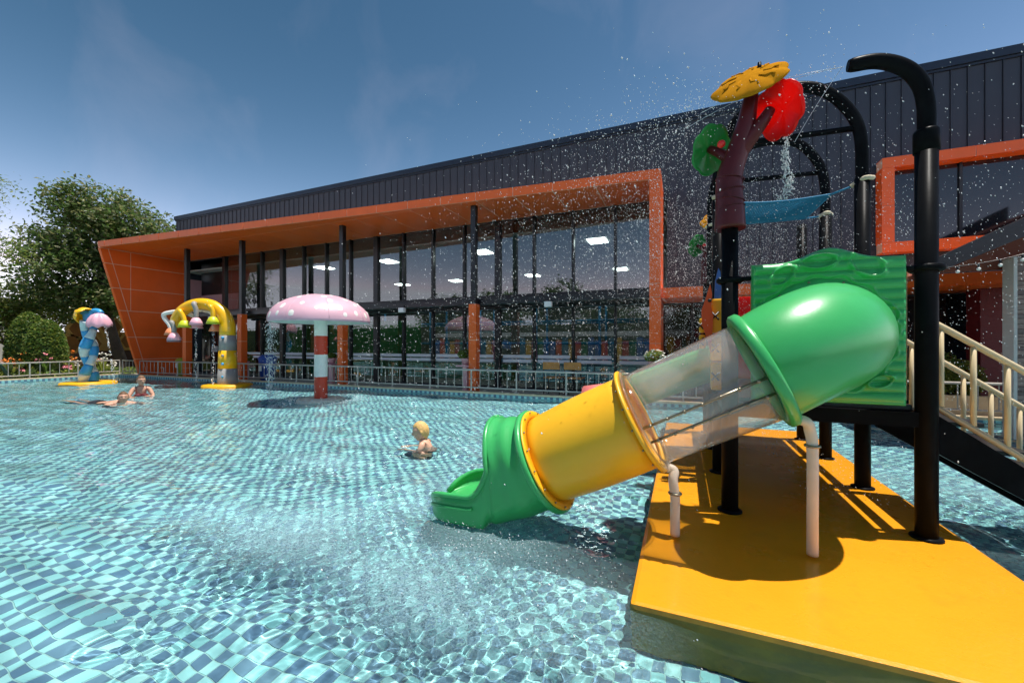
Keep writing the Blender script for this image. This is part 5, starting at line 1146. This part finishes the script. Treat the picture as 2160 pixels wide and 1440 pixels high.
# curtain falling from the rim of the mushroom, threads from the sprinklers
a = r.normal(3.75, .16, 900); z = r.random(900)*1.8; p = np.stack([-7.87+1.08*np.cos(a), 7.08+1.08*np.sin(a), z], 1)+r.normal(size=(900, 3))*.03; drops('water_curtain', p, .0075, stretch=2, seed=8)
a = r.uniform(0, 6.28, 260); z = r.random(260)*1.8; p = np.stack([-7.87+1.09*np.cos(a), 7.08+1.09*np.sin(a), z], 1); drops('water_curtain', p, .007, stretch=2, seed=9)
for l_, d_, z1 in ((-.23, -.32, 1.95), (-.77, -.3, 1.9)):
    q = AL(l_, 0, d_); n_ = 130; p = np.stack([q.x+r.normal(0, .02, n_), q.y+r.normal(0, .02, n_), r.random(n_)*z1], 1); drops('water_thread', p, .009, stretch=2.2, seed=int(-l_*50))
n_ = 150; t = r.random(n_); q0 = TL(.5, 2.2, -.15); p = np.stack([q0.x+ca_.x*t*.5, q0.y+ca_.y*t*.5, 2.2-2.2*t*t], 1)+r.normal(size=(n_, 3))*.02; drops('water_thread', p, .011, stretch=2, seed=31)
# pouring thread under the red leaf and the fine jets of the cane
M_jet = bpy.data.materials.new('pouring water'); M_jet.use_nodes = True; b_ = M_jet.node_tree.nodes['Principled BSDF']; b_.inputs['Base Color'].default_value = (.9, .95, .97, 1); b_.inputs['Roughness'].default_value = .08; b_.inputs['Transmission Weight'].default_value = .55; b_.inputs['IOR'].default_value = 1.33
b = MB(); rs = random.Random(6)
for k in range(16):
    z0 = rs.uniform(0, .9); z1 = min(1, z0+rs.uniform(.08, .3)); wv = lambda z: Vector((.73+.03*z*math.sin(z*11+k*.4)+rs.uniform(-.012, .012)*(.4+z), 3.65+rs.uniform(-.012, .012), 2.95-.52*z))
    pts = [wv(z) for z in np.linspace(z0, z1, 7)]; b.tube(pts, [rs.uniform(.001, .006) for _ in pts], 5)
n_ = 420; z = r.random(n_); drops('water_spray', np.stack([.73+.03*z*np.sin(z*11)+r.normal(0, .016, n_)*(.5+z), 3.65+r.normal(0, .02, n_), 2.95-.55*z], 1), .0035, stretch=2, seed=12)
n_ = 500; a_ = r.uniform(0, 6.28, n_); q_ = .5+np.abs(r.normal(0, .25, n_)); drops('water_splash', np.stack([-7.87+q_*np.cos(a_), 7.08+q_*np.sin(a_), .015+r.random(n_)**3*.14], 1), .008, seed=13)
tag(b.build('water_pour', M_jet, fix=False), kind='stuff')
b = MB()
for dz, dx in ((.05, -.9), (.015, -1.0), (-.2, -.28)): b.tube([Vector((1.03+dx*t, 3.5, 3.235+dz*t*2-.25*t*t*abs(dx))) for t in np.linspace(0, 1, 14)], .0018, 5)
tag(b.build('water_jet', M_jet, fix=False), kind='stuff')
